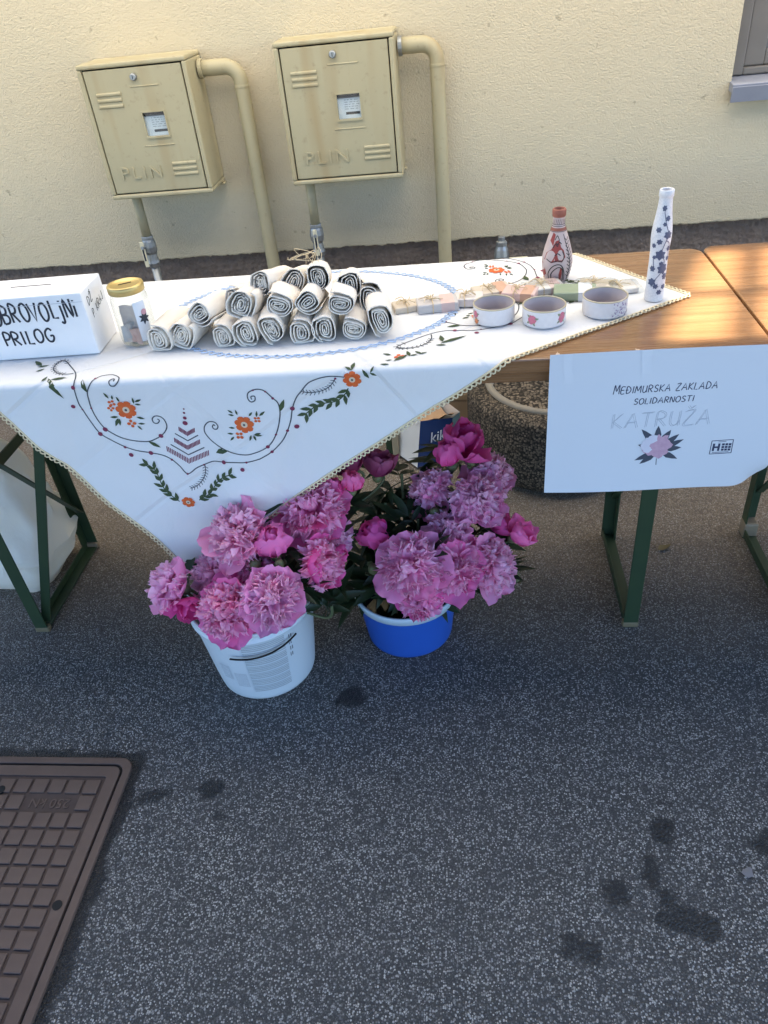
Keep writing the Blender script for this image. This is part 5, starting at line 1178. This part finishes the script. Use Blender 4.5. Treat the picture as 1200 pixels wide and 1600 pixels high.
BUDP = [one_petal(s, .060, .052, a, c_, .5, .03, .70) for s, a, c_ in ((8, .7, 2.05), (9, .85, 2.15))]
M_SEPAL = plain('sepal_green', (.10, .16, .06), (.16, .13, .07), .5, 60); M_STEM = plain('stem_green', (.06, .10, .035), (.10, .10, .05), .5, 30)
calyx = MB().lathe([(.0001, -.012), (.006, -.011), (.011, -.005), (.0125, .002), (.010, .006), (.0001, .008)], 14).mesh('calyx', M_SEPAL, True)
gb_ = MB().lathe([(.0001, -.012), (.007, -.0105), (.0115, -.004), (.012, .003), (.0085, .0105), (.003, .0145), (.0001, .015)], 16); 
for k in range(4): petal(gb_, .030, .013, -.1, 1.7, .5, .05, k * 1.6, (0, 0, -.012), 2, 5, 0, .004, random.Random(k))
greenbud = gb_.mesh('bud', M_SEPAL, True)
def leaf_mesh(seed):
    r = random.Random(seed); b = MB()
    def leaflet(o, d, L, W, fold):
        o = Vector(o); d = Vector(d).normalized(); up = Vector((0, 0, 1)); s = d.cross(up).normalized(); u2 = s.cross(d); vs = []; n = 6; bend = r.uniform(.1, .5)
        for i in range(n + 1):
            t_ = i / n; c_ = o + d * (L * t_) - u2 * (bend * L * t_ * t_ * .5); w_ = W / 2 * math.sin(PI * (t_ ** .8)) ** .9 if 0 < i < n else .0004
            vs += [c_ + s * w_ + u2 * w_ * fold, c_, c_ - s * w_ + u2 * w_ * fold]
        b.add(vs, [q for i in range(n) for q in ((3 * i, 3 * i + 1, 3 * i + 4, 3 * i + 3), (3 * i + 1, 3 * i + 2, 3 * i + 5, 3 * i + 4))])
    b.tube([(0, 0, 0), (.03, 0, .006), (.055, 0, .006)], .0014, 4)
    for a, o, L in ((0, .055, .09), (.65, .05, .078), (-.65, .05, .075), (1.15, .03, .06), (-1.1, .032, .058)):
        leaflet((o, 0, .006), (math.cos(a + r.uniform(-.1, .1)), math.sin(a), r.uniform(-.15, .2)), L * r.uniform(.85, 1.15), L * .30, .35)
    return b.mesh('leaf', M_LEAF, True)
LEAFM = [leaf_mesh(s) for s in (1, 2, 3, 4)]

def frame_to(dirv, spin=0.0):
    z = Vector(dirv).normalized(); q = z.to_track_quat('Z', 'Y'); return q.to_matrix().to_4x4() @ Matrix.Rotation(spin, 4, 'Z')
PK = dict(pale=(.98, .34, .61), pink=(.97, .19, .52), lilac=(.93, .36, .64), hot=(.97, .10, .47), deep=(.82, .06, .38), dark=(.36, .03, .15))
def peony(kind, pos, dirv, size, col, label, bucket, nleaf=3, seed=0, front=False):
    rr = random.Random(seed * 31 + 5); bx_, by_, bz_ = bucket
    pos = Vector(pos); base = Vector((bx_ + (pos.x - bx_) * .25 + rr.uniform(-.02, .02), by_ + (pos.y - by_) * .25 + rr.uniform(-.02, .02), .03))
    t = thing('peony', label, 'flower', base, 0, 'cut peonies in the buckets')
    d = Vector(dirv).normalized(); rim = Vector((bx_ + (pos.x - bx_) * .6, by_ + (pos.y - by_) * .6, max(bz_, .6 * pos.z)))
    lim = Vector((rim.x - bx_, rim.y - by_, 0))
    if lim.length > .085: rim -= lim * (1 - .085 / lim.length)
    neck = pos - d * (.02 * size)
    sp = [Vector(p) - base for p in spline([tuple(base), tuple(rim), tuple(neck - d * .045), tuple(neck)], 7)]
    if kind != 'none' or True: MB().tube(sp, [.0034] * (len(sp) - 3) + [.0032, .0032, .0032], 7).build('stem', M_STEM, t, smooth=True)
    size *= {'full': 1.1, 'half': 1.14, 'bud': 1.75, 'cup': 1.25}.get(kind, 1.05)
    F = Matrix.Translation(pos - base) @ frame_to(d, rr.random() * 6) @ Matrix.Scale(size, 4)
    c4 = (*[max(0, min(1, x * rr.uniform(.94, 1.06))) for x in PK[col]], 1)
    def put(nm, me, par, mw): o = inst(nm, me, par, mw=mw); o.color = c4; return o
    if kind == 'full':
        h = put('ruffled_petals', POM[seed % 3], t, F)
        for k in range(8):
            put('petal', GUARD[(k + seed) % 3], h, Matrix.Rotation(k * 2 * PI / 8 + rr.uniform(-.2, .2), 4, 'Z') @ Matrix.Translation((0, 0, -.018 - .002 * (k % 2))) @ Matrix.Rotation(rr.uniform(-.2, .35), 4, 'Y') @ Matrix.Scale(rr.uniform(.92, 1.12), 4))
    elif kind == 'half':
        h = put('ruffled_petals', TUFT[seed % 2], t, F)
        for k in range(9):
            put('petal', (CUPP if k % 3 else GUARD)[(k + seed) % 3], h, Matrix.Rotation(k * 2.4 + rr.uniform(-.2, .2), 4, 'Z') @ Matrix.Translation((0, 0, -.024 - .0012 * k)) @ Matrix.Rotation(.10 * (k % 3) + rr.uniform(-.1, .25), 4, 'Y') @ Matrix.Scale(rr.uniform(.85, 1.08), 4))
    elif kind == 'cup':
        h = put('petal', CUPP[0], t, F @ Matrix.Translation((0, 0, -.03)))
        for k in range(10):
            put('petal', CUPP[(k + seed) % 3], h, Matrix.Rotation(k * 2.4 + .7, 4, 'Z') @ Matrix.Translation((0, 0, .0012 * (8 - k))) @ Matrix.Rotation(.05 * k - .12 + rr.uniform(-.08, .12), 4, 'Y') @ Matrix.Scale(.74 + .034 * k, 4))
    elif kind == 'bud':
        h = put('petal', BUDP[0], t, F @ Matrix.Translation((0, 0, -.03)))
        for k in range(7):
            put('petal', BUDP[k % 2], h, Matrix.Rotation(k * 2.4 + .7, 4, 'Z') @ Matrix.Rotation(.035 * k - .12, 4, 'Y') @ Matrix.Scale(.86 + .03 * k, 4))
    elif kind == 'green':
        h = inst('bud', greenbud, t, mw=F)
    if kind not in ('green', 'none'): inst('calyx', calyx, t, mw=F @ Matrix.Translation((0, 0, -.033)))
    for k in range(nleaf):
        u = rr.uniform(.42, .86); i = min(len(sp) - 2, int(u * (len(sp) - 1))); p = sp[i]
        out = Vector((pos.x - bx_, pos.y - by_, 0)); a = rr.uniform(-.5, PI + .5)
        if front: a = -PI / 2 + rr.uniform(-.7, .7)
        m = Matrix.Translation(p) @ Matrix.Rotation(a, 4, 'Z') @ Matrix.Rotation(rr.uniform(-.75, .55), 4, 'Y') @ Matrix.Rotation(rr.uniform(-.5, .5), 4, 'X') @ Matrix.Scale(rr.uniform(.7, 1.0), 4)
        inst('leaf', LEAFM[rr.randrange(4)], t, mw=m)
    return t
WB_ = (WBX, WBY, .20); BB_ = (BBX, BBY, .13)
LIST = [
 ('half', (-.642, 1.15, .345), (-.75, -.25, .75), .95, 'lilac', 'half-open lilac peony drooping over the asphalt just under the cloth tip', WB_, 1),
 ('cup', (-.606, 1.12, .300), (.35, -.75, -.1), .62, 'deep', 'small closed magenta peony hanging low beside the half-open lilac one', WB_, 0),
 ('full', (-.486, 1.19, .445), (-.45, -.45, .85), 1.0, 'pale', 'full pale pink peony overlapping the hanging cloth edge', WB_, 2),
 ('bud', (-.410, 1.18, .432), (.15, -.35, .95), .92, 'pink', 'tulip-shaped closed pink peony between two full pink ones', WB_, 2),
 ('full', (-.338, 1.27, .445), (.1, -.5, .85), 1.08, 'pink', 'full ruffled pink peony highest at the cloth edge', WB_, 2),
 ('full', (-.568, 1.20, .322), (-.6, -.3, .7), .82, 'lilac', 'full lilac peony half hidden behind the lowest pink one', WB_, 1),
 ('full', (-.507, 1.095, .318), (-.25, -.8, .55), 1.0, 'pink', 'full ruffled pink peony hanging over the white bucket rim', WB_, 2),
 ('full', (-.402, 1.08, .365), (.35, -.65, .65), .93, 'pale', 'full pale pink peony with big side petals over the white bucket', WB_, 2),
 ('half', (-.318, 1.18, .365), (.8, -.4, .3), .98, 'hot', 'half-open magenta peony seen from the side above the white bucket', WB_, 2),
 ('bud', (-.289, 1.31, .468), (-.1, -.2, 1), .50, 'hot', 'small pink peony bud by the cloth edge, nearer the cloth', WB_, 1),
 ('bud', (-.252, 1.32, .478), (.25, -.2, 1), .58, 'pink', 'pale pink peony bud by the cloth edge, farther from the cloth', WB_, 1),
 ('bud', (-.281, 1.215, .362), (.7, -.5, .5), .48, 'hot', 'small pink bud beside the half-open magenta peony', WB_, 1),
 ('bud', (-.290, 1.27, .400), (.6, -.4, .6), .34, 'deep', 'tiny deep pink bud between the two buckets', WB_, 1),
 ('green', (-.445, 1.15, .395), (-.1, -.6, .8), .95, 'pink', 'small green bud under the tulip-shaped peony, cloth side', WB_, 1),
 ('green', (-.392, 1.14, .402), (.2, -.6, .8), .80, 'pink', 'small green bud under the tulip-shaped peony, right side', WB_, 1),
 ('cup', (-.212, 1.44, .437), (.1, .1, 1), .80, 'dark', 'dark crimson peony in shadow under the table edge', WB_, 1),
 ('cup', (-.268, 1.40, .472), (-.3, .1, 1), .74, 'dark', 'dark crimson peony in shadow tucked right behind the cloth edge', WB_, 1),
 ('full', (-.300, 1.26, .375), (.6, -.3, .5), .70, 'lilac', 'small lilac peony peeping out below the highest pink one', WB_, 1),
 ('full', (-.455, 1.17, .378), (.0, -.6, .6), .66, 'deep', 'deep pink peony hidden in the middle of the white bucket', WB_, 1),
 ('cup', (-.012, 1.50, .455), (.35, -.25, .9), 1.02, 'deep', 'large open magenta peony standing tallest in front of the paper bag', BB_, 3),
 ('bud', (-.052, 1.465, .448), (-.2, -.3, 1), .78, 'hot', 'closed magenta bud leaning on the tallest magenta peony', BB_, 1),
 ('full', (.044, 1.48, .372), (.45, -.25, .85), .88, 'lilac', 'pale lilac peony below the tallest magenta one', BB_, 2),
 ('half', (-.092, 1.43, .372), (-.45, -.35, .85), .95, 'lilac', 'half-open lilac peony on the left of the lilac trio', BB_, 2),
 ('half', (.008, 1.38, .372), (.15, -.5, .8), 1.05, 'lilac', 'broad half-open lilac peony in front of the lilac trio', BB_, 2),
 ('bud', (-.222, 1.32, .333), (-.35, -.45, .85), .88, 'hot', 'hot pink globe-shaped peony standing apart over dark leaves', BB_, 2),
 ('full', (-.138, 1.225, .315), (-.25, -.75, .7), 1.06, 'pale', 'largest full pale pink peony above the blue bucket', BB_, 1),
 ('full', (-.042, 1.255, .285), (.25, -.75, .6), .98, 'pink', 'full deep-hearted pink peony right of the largest pale one', BB_, 1),
 ('half', (-.058, 1.34, .318), (.05, -.3, .95), .95, 'lilac', 'lilac peony peeping above the two full pink ones', BB_, 2),
 ('full', (.044, 1.30, .245), (.75, -.5, .45), .92, 'lilac', 'ruffled lilac peony leaning out over the asphalt', BB_, 2),
 ('half', (-.117, 1.205, .238), (-.05, -.85, .2), .92, 'hot', 'ruffled magenta peony hanging lowest over the blue rim', BB_, 1),
 ('cup', (.108, 1.36, .288), (.65, -.35, .75), .70, 'pink', 'cup-shaped pink peony farthest out towards the sign', BB_, 1),
 ('cup', (.062, 1.40, .292), (.7, -.2, .5), .68, 'deep', 'magenta peony behind the leaning lilac one', BB_, 1),
 ('green', (-.221, 1.265, .274), (-.3, -.5, .8), 1.05, 'pink', 'reddish green bud left of the largest pale peony', BB_, 1),
 ('green', (.094, 1.335, .182), (.5, -.7, .2), 1.1, 'pink', 'green bud drooping below the cup-shaped pink peony', BB_, 1),
 ('green', (-.084, 1.375, .345), (.0, -.4, .9), 1.0, 'pink', 'green bud standing in front of the half-open lilac peony', BB_, 1),
 ('green', (.002, 1.47, .415), (.1, -.4, .9), .9, 'pink', 'green bud under the tallest magenta peony', BB_, 1),
]
for i, (kind, pos, d, s, c_, lab, bk, nl) in enumerate(LIST): peony(kind, pos, d, s, c_, lab, bk, nl, i)
SPR = [((-.16, 1.46, .42), 'leafy peony sprig rising highest between the two buckets'), ((-.20, 1.40, .38), 'leafy peony sprig behind the hot pink globe peony'), ((-.12, 1.36, .36), 'leafy peony sprig in the middle of the blue bucket'),
       ((-.10, 1.28, .24), 'leafy peony sprig under the largest pale peony'), ((.03, 1.42, .27), 'leafy peony sprig under the lilac trio'), ((-.235, 1.36, .30), 'dark leafy peony sprig filling the gap left of the globe peony'), ((-.25, 1.31, .22), 'dark leafy peony sprig drooping towards the white bucket'), ((-.33, 1.24, .34), 'dark leafy peony sprig under the highest pink peony'), ((-.30, 1.17, .27), 'dark leafy peony sprig beneath the half-open magenta peony'), ((-.20, 1.30, .25), 'dark leafy peony sprig left of the largest pale peony'), ((.02, 1.33, .22), 'dark leafy peony sprig beneath the leaning lilac peony'), ((-.37, 1.16, .33), 'leafy peony sprig in the middle of the white bucket'), ((-.44, 1.24, .38), 'leafy peony sprig behind the tulip-shaped peony')]
for i, (p, lab) in enumerate(SPR):
    bk = BB_ if p[0] > -.3 else WB_
    t = peony('none', p, (p[0] - bk[0], p[1] - bk[1], .5), 1, 'pink', lab, bk, 2 if 'hanging' in lab else (9 if bk is BB_ else 4), 100 + i, 'hanging' in lab); t.name = 'leafy_sprig'; t['category'] = 'sprig'; t['group'] = 'leafy sprigs in the buckets'
# drooping leaves over the white bucket front
